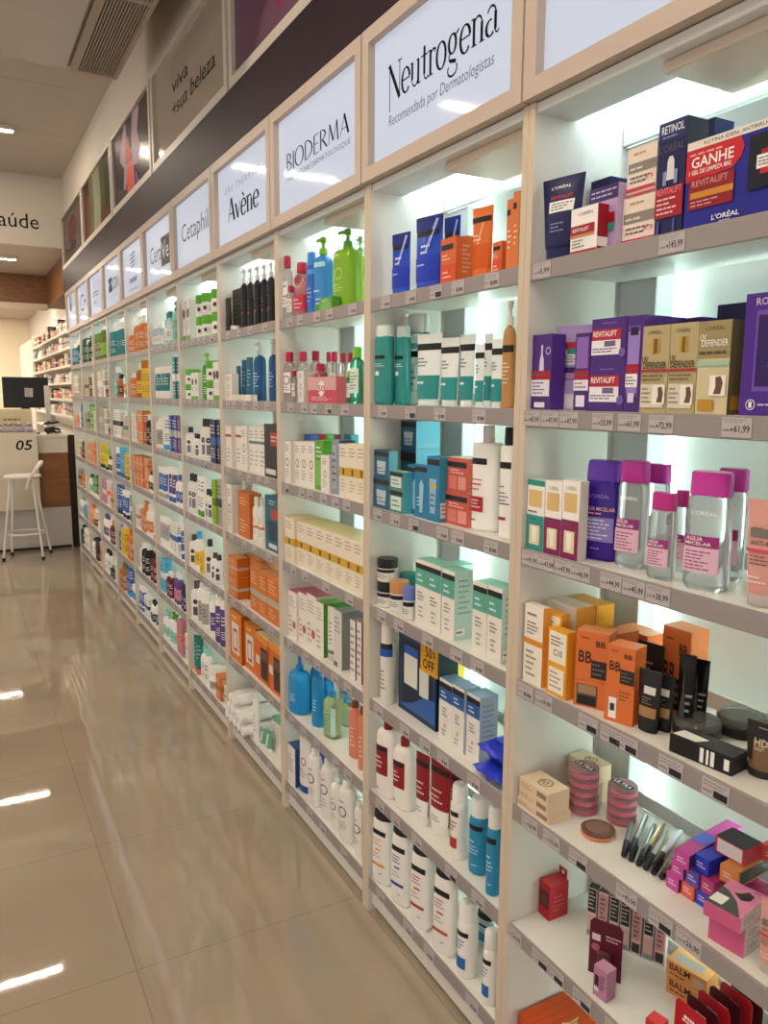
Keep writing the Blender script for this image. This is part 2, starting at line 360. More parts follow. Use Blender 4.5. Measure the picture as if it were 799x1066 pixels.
style('serumbox','carton','slim purple carton with dropper picture',PU,sc='5a3490',tc='5a3490',g=[('p',[(.38,.52),(.62,.52),(.6,.66),(.54,.74),(.54,.86),(.46,.86),(.46,.74),(.4,.66)],'d8cce4'),('o',.82,.78,.05,'c8b8dc'),r_(0,.4,1,.52,RD),l_(.05,.43,.9,.5,1),r_(0,.18,.95,.4,'e6dcea'),l_(.08,.2,.8,.38,4,'5a3a6a'),r_(.2,.03,.75,.1,'e6dcea')])
style('lilactube','tube','lilac tube with white cap','ad94c8',cap='d8d2da',cf=.2,taper=.72,g=[r_(.22,.42,.8,.66,'efeaf0'),r_(.22,.66,.62,.76,'c23a4a'),r_(.4,.58,.8,.66,'3aa090'),l_(.26,.44,.7,.56,3),r_(.2,.3,.8,.38,PU),l_(.4,.18,.8,.22,1,'6a4a90')])
style('purpleslim','carton','slim purple carton with red tab',PU,sc='5a3490',g=[r_(.1,.55,.9,.95,'8a64b4'),r_(0,.4,1,.52,RD),l_(.1,.43,.9,.5,1),r_(0,.26,1,.4,'e6dcea'),l_(.1,.28,.9,.38,2),r_(.2,.05,.8,.2,'e6dcea')])
style('purplebox','carton','purple carton with white label',PU,sc='5b3294',tc='5f3a98',g=[l_(.3,.86,.8,.92,1,'8a66b4'),r_(.02,.52,.86,.76,'b0203a'),t('REVITALIFT',.06,.6,.74,.72),r_(.02,.2,.86,.52,'efe6ee'),r_(.4,.38,.72,.5,'6c6480'),l_(.06,.24,.76,.36,2,'5a3a6a'),('c',.92,.24,.1,'7a56ac')])
style('purpleslot','carton','purple carton with tube window',PU,sc='5b3294',tc='5f3a98',g=[r_(.08,.16,.78,.9,'6a46a4'),('p',[(.12,.2),(.72,.2),(.78,.84),(.1,.84)],'9a7cc4'),r_(.22,.8,.66,.88,'1c1630'),r_(.06,.4,.78,.5,RD),r_(.06,.26,.74,.4,'efe6ee'),l_(.1,.28,.7,.38,3),r_(.24,.1,.6,.2,'d8d0e0')])
GO='b5a478'
gold=[t("L'ORÉAL",.2,.9,.72,.95,'5a4a30'),r_(.34,.68,.42,.85,'c89a2a'),r_(.44,.68,.56,.85,'7a5a18'),r_(.58,.68,.64,.85,'c89a2a'),t('UV',.04,.57,.24,.65,'3c3426'),t('DEFENDER',.08,.51,.94,.585,'3c3426'),r_(0,.47,1,.5,'b03030'),l_(.06,.36,.9,.45,2,'6a5c3c'),r_(.05,.06,.9,.33,'d8cfb8'),r_(.5,.1,.95,.32,'efe8da'),('p',[(.66,.12),(.86,.12),(.9,.22),(.84,.3),(.7,.29),(.72,.2)],'6a4a3a'),l_(.1,.1,.45,.3,4,'8a7c60')]
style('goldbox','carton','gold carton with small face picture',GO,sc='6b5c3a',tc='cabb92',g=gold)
style('goldwhite','carton','gold and white carton','cfc19a',sc='6b5e40',tc='d6caa8',g=[r_(0,.6,1,1,'9c8c62'),t("L'ORÉAL",.2,.9,.8,.95,'5a4a30'),t('UV',.04,.79,.24,.86,'efe8da'),t('DEFENDER',.1,.73,.94,.8,'efe8da'),l_(.06,.62,.9,.7,1,'5a4a30'),r_(0,.52,1,.57,'9cc0a4'),r_(.44,.2,.94,.42,'efe8da'),('p',[(.58,.22),(.8,.22),(.86,.34),(.78,.41),(.62,.4),(.64,.3)],'6a4a3a'),r_(.1,.04,.6,.16,'b8862a')],sg=[r_(.1,.05,.7,.2,'b8862a')])
style('purplegift','carton','large purple carton with round window frame','4b2388',tc='5f3a98',n='gift_carton',g=[r_(.22,.2,1,.86,'6e48a8'),r_(.26,.24,1,.82,'2c1458'),t('ROTINA',.2,.9,.8,.96,'c8b8e0'),('c',.22,.09,.045,W),('c',.22,.09,.038,'4b2388'),t('1',.19,.065,.25,.115),l_(.36,.07,.9,.11,1,'c8b8e0'),r_(.5,.4,.95,.6,W)])
style('tealcream','carton','white carton with teal panel',W,sc='e0dcd2',tc='cfe4dc',g=[r_(0,.92,1,1,'2f9080'),r_(.12,.62,.85,.86,'dcb878'),r_(0,0,1,.5,'2a8f86'),l_(.1,.42,.8,.48,1),r_(.2,.08,.8,.36,'e6d4a4'),('p',[(.4,.12),(.6,.12),(.66,.34),(.34,.34)],W),l_(.1,.52,.9,.58,1)])
style('wine','carton','white carton with wine panel',W,sc='d6cdc4',tc='e8e0d8',g=[t("L'ORÉAL",.2,.88,.8,.94,'a89a88'),r_(.12,.6,.85,.84,'dcb878'),r_(0,0,1,.5,'84205a'),l_(.1,.42,.8,.48,1),r_(.2,.08,.8,.36,'e6d4a4'),('p',[(.4,.12),(.6,.12),(.66,.34),(.34,.34)],W)])
style('aguapurple','shampoo','violet bottle of micellar water','^3a1f8c',cap='6236a8',ex=3,cex=3,g=[t("L'ORÉAL",.25,.86,.8,.93,'8c7cc4'),t('AGUA MICELAR',.1,.66,.92,.72,'f0b090'),l_(.1,.58,.9,.65,1,'e89a9a'),r_(.14,.18,.9,.56,'8a7cc0'),l_(.2,.2,.85,.54,6,'e6dcee'),l_(.36,.04,.66,.09,1,'9a8cd0')])
mg=[t("L'ORÉAL",.18,1.1,.8,1.2),r_(.04,.42,.86,.66,'9c2a78'),t('AGUA',.1,.55,.5,.64),t('MICELAR',.1,.46,.7,.53),r_(.04,-.12,.86,.42,'e4b8cc'),l_(.12,-.08,.7,.36,6,'8a3a6a')]
style('micellar','micellar','clear bottle with large pink cap','~e6e8ea',cap='^c0359a',ex=3,cex=3,g=mg)
style('micellarsmall','micellar','small clear bottle with magenta cap','~e6e8ea',cap='^b8287e',ex=3,cex=2.4,g=mg[1:])
style('rosetube','tube','rose pink tube with white lettering','d89c90',cap='b8aca8',cf=.12,taper=.8,g=[('o',.62,.86,.03,'efe6e2'),l_(.2,.68,.5,.72,1),r_(.12,.6,.62,.7,'7c7068'),t('ANTI-M',.14,.52,.7,.57,'5a4440'),r_(0,.44,1,.48,'c84a6a'),l_(.15,.3,.8,.42,3,'7a544c'),l_(.15,.1,.7,.2,2,'f0e0da')])
style('whiteorange','carton','white carton with orange band','f0e6d8',sc='e89c3c',tc='efe2d2',g=[l_(.15,.84,.85,.92,1,'6a5a4a'),l_(.15,.62,.8,.8,4,'5a544c'),r_(0,.5,1,.57,'dd8a2a'),l_(.15,.08,.7,.44,5,'9a8c78')])
style('yelloworange','carton','yellow orange carton with white front','e8a02e',sc='e39a28',tc='eaa838',g=[r_(.06,.5,.94,.96,'f3e8d6'),t('C10',.3,.6,.75,.7,'4a4038'),l_(.15,.74,.8,.9,3,'6a5a4a'),r_(.1,.05,.9,.42,'f3e8d6'),l_(.16,.1,.8,.38,4,'9a8c78')])
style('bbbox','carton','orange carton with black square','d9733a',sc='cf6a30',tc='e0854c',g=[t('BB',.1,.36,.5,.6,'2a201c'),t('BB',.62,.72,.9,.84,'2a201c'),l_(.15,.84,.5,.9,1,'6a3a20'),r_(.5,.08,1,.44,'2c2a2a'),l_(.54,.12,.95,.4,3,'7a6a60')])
style('bbwindow','carton','orange carton with cut window','d9733a',sc='cf6a30',tc='e0854c',g=[r_(.08,.06,.72,.86,'5a4638'),r_(.12,.5,.68,.84,'a08468'),r_(.12,.1,.68,.42,'242022')])
style('bbbarcode','carton','orange carton with white barcode','d9733a',sc='cf6a30',tc='e0854c',g=[l_(.5,.6,.9,.9,3,'8a4a24'),r_(.15,.1,.42,.66,W),r_(.2,.3,.36,.5,'3a3634')])
style('foundation','tube','dark foundation tube with tan window','221f20',cap='1b191a',cf=.16,g=[r_(.1,.1,.9,.3,'a37a4a'),r_(.3,.55,.8,.7,'d8d2cc'),l_(.25,.34,.75,.5,3,'8a7a60')])
style('blacktube','tube','upright black tube','1d1b1d',cap='2c2a2c',cf=.16,g=[l_(.25,.4,.75,.7,3,'8a8480')])
style('sachet','tube','glossy black foil sachet','^191719',cap='2a2628',cf=.04,n='sachet',c='sachet',g=[('p',[(.1,.1),(.5,.1),(.35,.8)],'5a5658'),l_(.5,.2,.9,.5,3,'a8a09a')])
style('blackcompact','compact','round black compact with clear lid','2a2728',cap='~c8c4c2')
style('flatbox','carton','black long carton lying flat','1e1c1e',sc='2c2a2c',tc='2a2728',g=[('r',.5,.1,.56,.9,W),('r',.6,.1,.64,.9,W),('r',.67,.1,.73,.9,W),('r',.88,.2,.96,.8,W)],tg=[('p',[(.02,.1),(.4,.1),(.5,.6),(.06,.7)],'e6e2dc')])
style('greybox','carton','small grey and black carton','b8b2ac',sc='2a2829',g=[r_(0,0,1,.5,'2a2829')])
style('hdtube','tube','HD foundation tube with tan body','7a5c40',cap='2a2624',cf=.14,taper=.86,g=[r_(-0,.62,1,1,'26221f'),r_(0,.18,.25,.62,'26221f'),t('HD',.3,.5,.75,.66,'d8c8ae'),l_(.3,.4,.75,.48,2,'e6d8c0'),l_(.4,.86,.7,.92,1,'a89a88')])
style('soap','carton','small beige carton lying flat','e0c6a6',sc='dcc2a2',tc='e6d0b2',g=[r_(.62,.25,.95,.75,'8a7a68'),l_(.05,.2,.5,.7,2,'a08c74')],tg=[t('90',.35,.35,.62,.65,'6a5a48'),('o',.55,.5,.3,'a08c74')])
style('pinkcompact','compact','round pink compact with printed lid','c8697a',cap='~f0dcdc',tg=[r_(.08,.36,.92,.64,'2a2426'),t('ULTRA',.12,.4,.88,.6)])
style('peachcompact','compact','flat peach powder compact','d9805c',cap='~e8b8a0',tg=[('c',.5,.5,.36,'8c6a5a')])
style('pensilver','pen','silver makeup pen','*b8bcc4',cap='26242a')
style('penwhite','pen','white makeup pen','d8dce4',cap='2a2426')
style('pengold','pen','gold makeup pen','*c8b08a',cap='241e20')
style('penlilac','pen','lilac makeup pen','8a86c0',cap='3a3466')
style('pendark','pen','dark brown makeup pencil','3a2620',cap='5a2a24')
def slim(sid,look,col,end,**k): style(sid,'carton',look,col,sc=k.get('sc',col),tc=k.get('tc',col),g=[r_(.08,.08,.92,.92,end),l_(.2,.3,.8,.7,2,'f0d8e4')],sg=k.get('sg',[]),tg=k.get('tg',[]))
slim('pinkslim','slim magenta carton','c24496','c24ea0',tg=[r_(0,.3,1,.55,'5a6ad0')],sg=[r_(.0,.1,.4,.9,'3a3438')])
slim('blueslim','slim royal blue carton','2a35b4','3440c0')
slim('violetslim','slim violet carton','5a48a4','6250ae')
slim('berryslim','slim berry carton','a8326e','b03a78')
slim('redorangeslim','slim red orange carton','d85a4a','e06a50')
slim('orangeslim','slim orange carton','d88a4a','d88a4a',sg=[r_(.05,.1,1,.9,'2c2826'),l_(.3,.3,.9,.7,2,'8a7c70')])
slim('redblack','red carton with black top','c43a4c','efe6e2',tc='2a2627',sg=[r_(.1,.2,.9,.8,'c43a4c')])
slim('coralslim','slim coral carton','dd5a54','dd5a54')
style('brushbox','carton','flat pink carton with brush picture','d06a90',sc='d8c4c8',tc='d880a4',g=[r_(0,0,1,1,'cc5c88')],sg=[r_(.05,.2,.7,.9,'e6d8d4'),l_(.1,.3,.6,.8,3,'8a7c78')],tg=[('p',[(0,0),(.95,0),(.6,.4),(.2,.62),(0,.66)],'4a4c48'),r_(.04,.1,.4,.4,W),('p',[(.35,.62),(.62,.5),(.8,.6),(.8,.78),(.6,.84),(.5,.7)],'1c1819'),l_(.7,.86,.95,.96,1,'7a2a50')])
style('redhang','carton','red carton with hanging tab','a81e2c',sc='b42a34',tc='c23a3e',n='hanging_carton',tab=1,g=[r_(.1,.3,.9,.78,'4a1a20'),r_(.2,.36,.8,.72,'5c3034')],sg=[l_(.2,.2,.8,.7,4,'c86a6a')])
style('lipbox','carton','slim white carton with black panel','d8c4c0',sc='b8a8a4',tc='3a3234',g=[r_(.08,.5,.92,.98,'2a2426'),l_(.15,.55,.85,.95,5,'c8b8b4'),r_(.1,.1,.9,.44,'d8a8a4'),r_(.1,.02,.9,.12,'8a8684')])
style('lippink','carton','slim pink striped carton','dcb4b0',sc='c8b4b0',tc='4a3c40',g=[r_(.1,.3,.9,.95,'c89090'),l_(.2,.34,.8,.9,6,'5a3a40'),r_(.1,.05,.9,.24,'3a3234')])
style('darkcard','card','dark maroon hanging card','5a1a2c',cap='5a3038',g=[l_(.5,.66,.95,.78,2,'e6c8cc'),('c',.2,.5,.07,'a85a6c'),r_(.08,.62,.34,.74,'d8c0c4')])
style('mauvecase','carton','mauve carton with dark window','b07c98',sc='a8748e',tc='c490aa',n='carton',g=[r_(.1,.36,.4,.72,'3c1a24'),('p',[(.1,.18),(.4,.18),(.4,.3),(.1,.34)],'e0d4d8'),l_(.5,.3,.9,.8,5,'6a3a54')])
style('balm','carton','orange carton with black lettering','dd9454',sc='d88c4c',tc='e4a264',g=[t('BALM',.08,.5,.6,.9,'241c18'),l_(.1,.15,.7,.4,1,'5a3a20'),r_(.68,.3,.95,.75,'c8b49c')],tg=[r_(.1,.2,.8,.7,'b8b0a8')])
style('redcard','card','red blister card','b81c28',cap='~f0d8d8',g=[l_(.25,.6,.75,.72,1,'f0d8d4'),l_(.3,.66,.7,.82,1,W)])
style('winecard','card','dark wine blister card','4c1220',cap='~e8d0d0',g=[l_(.3,.66,.7,.82,1,W)])
style('redbox','carton','red carton standing in front','c8242a',sc='b01c24',tc='d83034',g=[('c',.5,.5,.14,'efe0dc')])
style('carmed','carton','large orange red quilted carton','c84a20',sc='b84018',tc='d0521f',n='gift_carton',tg=[('p',[(.38,.5),(.46,.42),(.62,.4),(.78,.44),(.86,.52),(.78,.62),(.62,.66),(.46,.72),(.4,.84),(.42,.62)],'e8d49c'),t('Car',.5,.46,.78,.6,'7a2a14')]+[('p',[(a/9,0),(a/9+.012,0),(a/9+.012,1),(a/9,1)],'b8411a') for a in range(1,9)])
# ------------------------------------------------ bay 2
BK='1c1a1b'
style('bluetube','tube','blue sun tube with clear cap','^2a4bb8',cap='b8c8e4',cf=.07,g=[r_(0,.8,1,1,'1c2a78'),r_(.08,.72,.92,.8,BK),r_(0,.08,1,.42,'1c37b0'),('p',[(.45,.5),(.55,.5),(.85,.94),(.75,.96)],'9ab0e8'),l_(.3,.44,.7,.62,2,'cfd8f0'),l_(.15,.28,.6,.34,1,'b8c8f0')])
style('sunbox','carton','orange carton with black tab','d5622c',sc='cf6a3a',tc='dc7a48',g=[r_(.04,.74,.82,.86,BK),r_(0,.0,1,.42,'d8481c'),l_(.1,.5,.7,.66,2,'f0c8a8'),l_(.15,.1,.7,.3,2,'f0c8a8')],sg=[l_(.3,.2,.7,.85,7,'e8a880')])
style('suntube','tube','orange sun tube','d8702e',cap='efe6dc',cf=.06,g=[r_(.0,.78,.94,.86,BK),l_(.1,.5,.6,.62,2,'f3dcc8'),r_(0,.1,1,.46,'d05a18'),('p',[(.35,.46),(.42,.46),(.62,.76),(.56,.78)],'f0b88a')])
style('suntall','carton','tall orange carton','d8743a',sc='e0a06a',tc='e6b48a',g=[r_(.0,.78,.6,.86,BK),l_(.2,.3,.8,.6,4,'f0d0b0')])
style('tealclear','micellar','teal bottle with translucent cap','^2f8a84',cap='d0dcd8',ex=4,cex=2.6,bf=.87,g=[r_(.02,.84,.8,.94,BK),l_(.2,.4,.5,.52,1,W),r_(.2,.36,.45,.46,'d8ece8'),l_(.15,.6,.8,.72,2,'d0e8e4')])
style('clearblack','micellar','tall clear bottle with black band','~d8ecec',cap='c8ccca',ex=3.4,cex=2.2,g=[r_(0,.82,1,.98,BK),r_(.0,1.05,1,1.2,'5aa8b4'),r_(.16,-.1,.8,.6,'bfe0e0'),l_(.2,0,.7,.5,3,'4a8a8a')])
style('whiteteal','tube','white tube with teal bottom','e6eae6',cap='dfeaea',cf=.07,taper=.92,g=[r_(.0,.76,1,.86,BK),l_(.1,.5,.6,.66,3,'3a5a5a'),r_(0,.02,1,.38,'2a8a8a'),l_(.1,.22,.7,.32,1,'d8ecec')])
style('tanbottle','pump','tan bottle with pump','b8854e',cap='e8dccc',ex=3,g=[r_(0,.86,1,.98,BK),l_(.15,.3,.8,.7,6,'e8d8c0')])
style('hydrobox','carton','deep teal carton with picture','1f5a78',sc='7cd0ea',tc='14343f',g=[r_(.0,.78,1,.94,BK),('p',[(.25,.12),(.75,.12),(.8,.6),(.2,.6)],'b8c8cc'),r_(.2,.6,.8,.72,'3a6a7a'),l_(.2,.16,.8,.4,2,'4a6a74')],sg=[r_(.1,.05,.9,.2,'8fd4e8')])  # side colour lightened to show the backlight coming through
style('hydrosmall','carton','small white and teal carton','4c8a7c',sc='58b0c0',tc='9cd0b8',g=[r_(.0,.74,1,.94,BK),r_(.1,.1,.9,.7,'d4e0d8'),l_(.2,.2,.8,.6,2,'3a8a6a')])
style('bluebox','carton','blue carton with silver tube picture','1f78a4',sc='2f86ac',tc='2a6a8a',g=[r_(.0,.86,1,.95,BK),('p',[(.4,.1),(.62,.1),(.7,.62),(.52,.72),(.36,.62)],'9cc8dc'),l_(.2,.2,.5,.4,3,'cfe4ee')])
style('bluebox2','carton','large blue carton with gold drop','257ca4',sc='3c94b4',tc='2a6a8a',g=[r_(.0,.87,1,.96,BK),('p',[(.3,.12),(.7,.12),(.78,.66),(.22,.66)],'8fbcd4'),r_(.3,.52,.8,.58,'d8a850'),l_(.35,.2,.65,.45,3,'2a5a74')],sg=[r_(.05,.06,.6,.3,'cfdce4'),l_(.1,.1,.55,.28,3)])
style('redpeach','carton','coral red carton with black tab','c8584a',sc='d87a68',tc='ecdcd4',g=[r_(.0,.72,.94,.88,BK),l_(.15,.52,.8,.68,2,'f0d8d0'),r_(.1,.08,.5,.46,'d8786a'),r_(.56,.08,.94,.46,'e09488')])
style('whitered2','block','large white bottle with red square',W,cap='dcd4cc',ex=3,cw=1.0,g=[r_(.04,.8,.66,.88,BK),l_(.06,.58,.5,.62,1,'a82a2a'),l_(.06,.51,.5,.57,1,'a82a2a'),l_(.06,.45,.4,.5,1,'a82a2a'),r_(.03,.18,.56,.38,'b0262c'),l_(.08,.22,.5,.35,3,'f0d8d4'),l_(.1,.04,.4,.1,1)])
style('whitered3','block','slim white bottle with black cap',W,cap='1c1a1b',ex=3,g=[r_(.04,.8,.86,.88,BK),l_(.1,.55,.7,.6,1,'a82a2a'),l_(.1,.34,.8,.52,4),r_(.06,.16,.6,.2,'a82a2a')])
style('creamjar','jar','white jar with black lid','e8e2da',cap='1d1b1c',g=[r_(0,.72,1,1,BK),l_(.2,.2,.8,.6,3)],tg=None)
style('bronzejar','jar','white jar with bronze lid','e8e2da',cap='c88a5c',g=[r_(0,.72,1,1,BK),l_(.2,.2,.8,.6,3)])
style('bluelidjar','jar','white jar with violet blue lid','e8e2da',cap='6a78c0',g=[r_(0,.72,1,1,BK),l_(.2,.2,.8,.6,3)])
style('teallidjar','jar','jar with teal lid','e8e2da',cap='2c8a80',g=[r_(0,.72,1,1,BK)])
style('mintbox','carton','white carton with mint top band','ebe4da',sc='c8dcd4',tc='8fcfb8',g=[r_(0,.86,1,.94,BK),r_(0,.6,1,.86,'5aa894'),l_(.15,.64,.6,.8,2,'dcefe8'),l_(.2,.36,.7,.52,3,'7a7068'),l_(.3,.1,.7,.3,3,'9a8c80')],sg=[('l',.2,.35,.9,.9,7,'8ab4a4'),r_(.12,.06,.6,.16,W),('l',.15,.07,.55,.15,1,DK)])
style('blueband','spray','white spray can with blue band','e6e0d6',cap='e8e2d8',g=[r_(0,.98,1,1.08,BK),r_(0,.84,1,.98,'2458b0'),l_(.25,.2,.7,.6,5,'8a8078')])
style('giftwin','carton','dark gift carton with yellow discount flag','142a44',sc='0e1c30',tc='10233a',n='gift_carton',g=[r_(.05,.06,.97,.9,'223a5c'),r_(.1,.1,.92,.86,'10203a'),r_(.16,.34,.52,.8,'d8d8ce'),r_(.16,.7,.52,.8,'2a58a8'),r_(.58,.3,.82,.62,'cfd0c8'),('p',[(.0,.06),(1,.06),(1,.34),(.7,.3),(.4,.16)],'2a5aa0'),r_(.04,.92,.5,.97,BK)])
style('flag','carton','yellow discount tag','e0a01e',n='discount_tag',c='tag',g=[t('50',.3,.55,.68,.9,'241c14'),t('%',.74,.62,.88,.84,'241c14'),t('OFF',.16,.14,.84,.48,'241c14')])
style('whiteblue','carton','white carton with blue band','e6e0da',sc='b4c4d4',tc='7aa0c4',g=[r_(0,.86,1,.95,BK),r_(0,.66,1,.86,'2a5a98'),l_(.15,.7,.6,.82,2,'d8e4f0'),l_(.25,.4,.7,.56,3,'7a7068'),('c',.5,.26,.03,'d8a850'),l_(.25,.08,.7,.2,2,'9a8c80')],sg=[('l',.15,.2,.85,.9,9,'8aa0b4')])
style('yellowblue','carton','yellow and blue carton','3a78b8',sc='e8c83c',tc='4a88c4',g=[('p',[(0,0),(.5,0),(.2,1),(0,1)],'e8c83c'),r_(.4,.3,.9,.7,W)])
style('wipes','bag','blue wipes pack','^2438c0',cap='3a52d0')
style('redlotion','lotion','white bottle with dark red cap','efe8e0',cap='8c1c24',ex=3,cw=1.0,g=[r_(.02,.34,.72,.86,'8c1c24'),r_(.05,.76,.68,.84,BK),l_(.1,.44,.5,.68,3,'e8d0cc'),l_(.1,.06,.4,.12,1)])
style('redtube','tube','dark red tube with white bottom','8e1a24',cap='e8e2da',cf=.12,g=[r_(0,0,1,.26,'efe8e0'),r_(.04,.8,.96,.88,BK),l_(.12,.5,.7,.57,1,'e8d0cc'),l_(.1,.34,.8,.48,2,'e8d0cc'),l_(.2,.06,.7,.16,2,'8a8078')])
style('whiteredspray','spray','white spray can with red square','efe8e0',cap='f0ece6',g=[r_(.1,.82,.72,.92,BK),l_(.12,.5,.7,.74,3,'a84a44'),r_(.1,.16,.66,.38,'b03430')])
style('bluespray','spray','blue spray can with white cap','2a86b0',cap='ece8e2',g=[r_(.06,.84,.86,.94,BK),l_(.2,.56,.6,.64,1,'e0f0f4'),l_(.2,.34,.75,.54,3,'bfe0ec'),l_(.4,.1,.7,.16,1,'bfe0ec')])
for nm,cc,nl in [('orange','e09040','orange'),('blue','2a3f90','blue'),('red','9c2a2c','red'),('wine','b0503c','rust')]:
    style('bodylotion'+nm,'shampoo',f'white lotion bottle with {nl} stripe','f0ebe4',cap='1c191a',ex=3,cex=2.6,bf=.9,g=[r_(.1,.82,.85,.91,BK),l_(.18,.6,.66,.76,3,cc),r_(.3,.52,.6,.55,cc),l_(.2,.36,.6,.48,2,'b8a8a0'),r_(.1,.22,.8,.27,cc),l_(.5,.06,.66,.1,1)])
style('whitebluespray','spray','white spray can with blue square','efe9e2',cap='f0ece6',g=[r_(.06,.8,.8,.9,BK),l_(.12,.5,.66,.74,3,'4a78b0'),r_(.06,.12,.7,.36,'2a68b4')])
style('bluelabelclear','shampoo','pale blue bottle with black cap','a8c8d8',cap='1c191a',g=[r_(.1,.8,.8,.9,BK),r_(.1,.1,.8,.5,'3a80b8')])
style('peachbox','carton','peach carton at side','e2b48e',sc='dcac86',g=[l_(.1,.1,.9,.9,8,'b88a64')])
# ------------------------------------------------ bay 3
RC='b0203e'
style('micbottle','bottle','clear bottle with crimson cap','~f0e6e4',cap='b0203e',cw=1.6,g=[r_(.1,.2,.9,.95,'ece4de'),('o',.5,.66,.18,'8a8078'),l_(.2,.26,.8,.44,2)])
style('micpink','bottle','pink bottle with crimson cap','~e08a92',cap='b0203e',cw=1.5,g=[('c',.5,1.1,.24,'f0e6e2'),t('50',.34,1.0,.66,1.2,'b8303c'),r_(.0,.05,1,.6,'c8384c'),l_(.2,.1,.8,.5,3,'f0d0d0')])
style('bluebody','shampoo','slim blue bottle','^2a6ac0',cap='3a8ad8',ex=4,g=[r_(0,.9,1,1.02,'4a9ae0'),l_(.2,.2,.8,.6,4,'8ab8e8')])
style('bluepump','pump','blue gel bottle with lime pump','^3a86cc',cap='7ab83a',ex=4,noz=3.6,g=[r_(.05,1.02,.95,1.14,'a8d0e8'),l_(.1,.4,.9,.5,1,'cfe4f2'),l_(.3,.1,.8,.3,2,'cfe4f2'),r_(.2,-.06,.9,.12,'4a9a3a')])
style('greenpump','pump','large green gel bottle with pump','^82b02a',cap='5a9c30',ex=4,noz=3.6,g=[('o',.4,.72,.14,'a8cc5a'),l_(.15,.3,.6,.5,3,'b8d870')])
style('pack50','carton','pink twin pack with round badge','c83a52',sc='d8707c',tc='c83a52',n='twin_pack',g=[r_(0,.5,1,1,'d8a0a4'),('c',.5,.56,.3,'efe6e0'),t('50',.38,.44,.62,.68,'b02a38'),l_(.15,.08,.85,.26,3,'f0d0d0')])
style('greenbottle','bottle','green bottle with lime cap','~5ab890',cap='7cc83a',cw=1.5,g=[r_(.1,.2,.9,1.0,'dce8dc'),l_(.2,.3,.8,.9,6)])
style('whitesmall','carton','white carton with faint lettering','ebe3d9',sc='d8d0c8',tc='ddd5cc',g=[l_(.15,.74,.8,.92,3,'8a8078'),('o',.5,.5,.1,'7a7068'),l_(.2,.12,.8,.36,4,'a89c90')])
style('greenside','carton','green carton','5aa02c',sc='4a9428',tc='6ab43a',g=[r_(.1,.1,.9,.6,'7ab84a'),l_(.2,.64,.8,.9,3,'e6f0da')])
style('silverblue','carton','slate blue carton','8a96a8',sc='2c4a86',tc='a0aab8',g=[r_(.1,.1,.6,.9,'a8b0bc'),l_(.1,.2,.6,.8,5,'4a5670')])
style('creamyellow','carton','cream carton with yellow band','eaddc8',sc='e0d2ba',tc='e4cf90',g=[l_(.1,.74,.9,.94,3,'a89c88'),r_(0,.4,1,.56,'d4a426'),r_(.4,.42,.6,.54,'5a4420'),l_(.2,.1,.8,.34,4,'b8ac98')],sg=[r_(0,.4,1,.56,'d4a426')])
style('pinktop','carton','white carton with pink top','ebe2d8',sc='e0d6cc',tc='c85a70',g=[l_(.1,.66,.9,.9,4,'a89c90'),('c',.7,.3,.08,'b8583c'),l_(.1,.1,.5,.5,4,'a89c90')])
style('greentop','carton','white carton with green side','ebe2d8',sc='4a8a24',tc='7ab83a',g=[l_(.1,.66,.9,.9,4,'a89c90'),l_(.1,.1,.6,.5,4,'a89c90')])
style('coneTube','tube','white tapered tube','ece6de',cap='c8c4be',cf=.1,g=[l_(.3,.2,.7,.7,6,'8a8a90'),r_(.1,.02,.9,.1,'7a7c80')])
style('greytop','carton','grey carton','d8d2ca',sc='8a8a88',tc='a4a6a4',g=[l_(.1,.6,.8,.9,4,'8a8680'),r_(.0,.02,.5,.1,'6a6a6a')])
style('pinksmall','carton','small hot pink carton','d860b8',sc='c850a8',tc='e070c4',g=[r_(.1,.2,.6,.6,'2a5a8a')])
style('wineslim','carton','slim carton with dark wine side','e6dcd4',sc='5a2038',tc='8a3a54',g=[l_(.1,.1,.9,.9,7,'8a7a80')])
style('azurepump','pump','azure pump bottle','^1f8ccc',cap='1a6fb4',noz=3.4,ex=2.2,bf=.68,g=[l_(.3,.3,.7,.6,4,'9ad4f0')])
style('azurelotion','lotion','azure bottle with blue cap','^1f88c4',cap='1c74b8',ex=2.2,g=[l_(.3,.3,.7,.6,4,'9ad4f0')])
style('oilclear','pump','clear oil bottle with blue pump','~d4e0a8',cap='2a90c8',ex=2.6,noz=3.4,bf=.7,g=[('l',.2,.1,.7,.9,7,'5a8a70'),r_(.75,.0,.95,1,'b8dcd8')])
style('peachlotion','lotion','peach bottle with brown cap','d88468',cap='8a3a2a',ex=2.4,g=[l_(.3,.2,.7,.7,5,'f0cdbc')])
style('bluewhitebox','carton','white carton with blue top','e4dcd2',sc='20407c',tc='2c5490',g=[l_(.1,.3,.8,.8,5,'8a8a90')])
style('bioTube','tube','white tube with blue cap','e8e1d8',cap='1f4a9c',cf=.13,g=[('o',.5,.5,.09,'6a6a80'),l_(.2,.16,.8,.36,3,'a8a098')])
style('biolotion','lotion','white bottle with ring emblem','ebe4dc',cap='ece8e2',ex=2.4,g=[('o',.4,.6,.12,'7a7478'),l_(.15,.78,.7,.86,1,'8a8488'),l_(.2,.2,.7,.4,3,'a8a098')])
style('biopump','pump','white pump bottle with ring emblem','ebe4dc',cap='ece8e2',ex=2.4,noz=3.6,g=[('o',.4,.6,.12,'7a7478'),l_(.15,.78,.7,.86,1,'8a8488'),l_(.2,.2,.7,.4,3,'a8a098')])
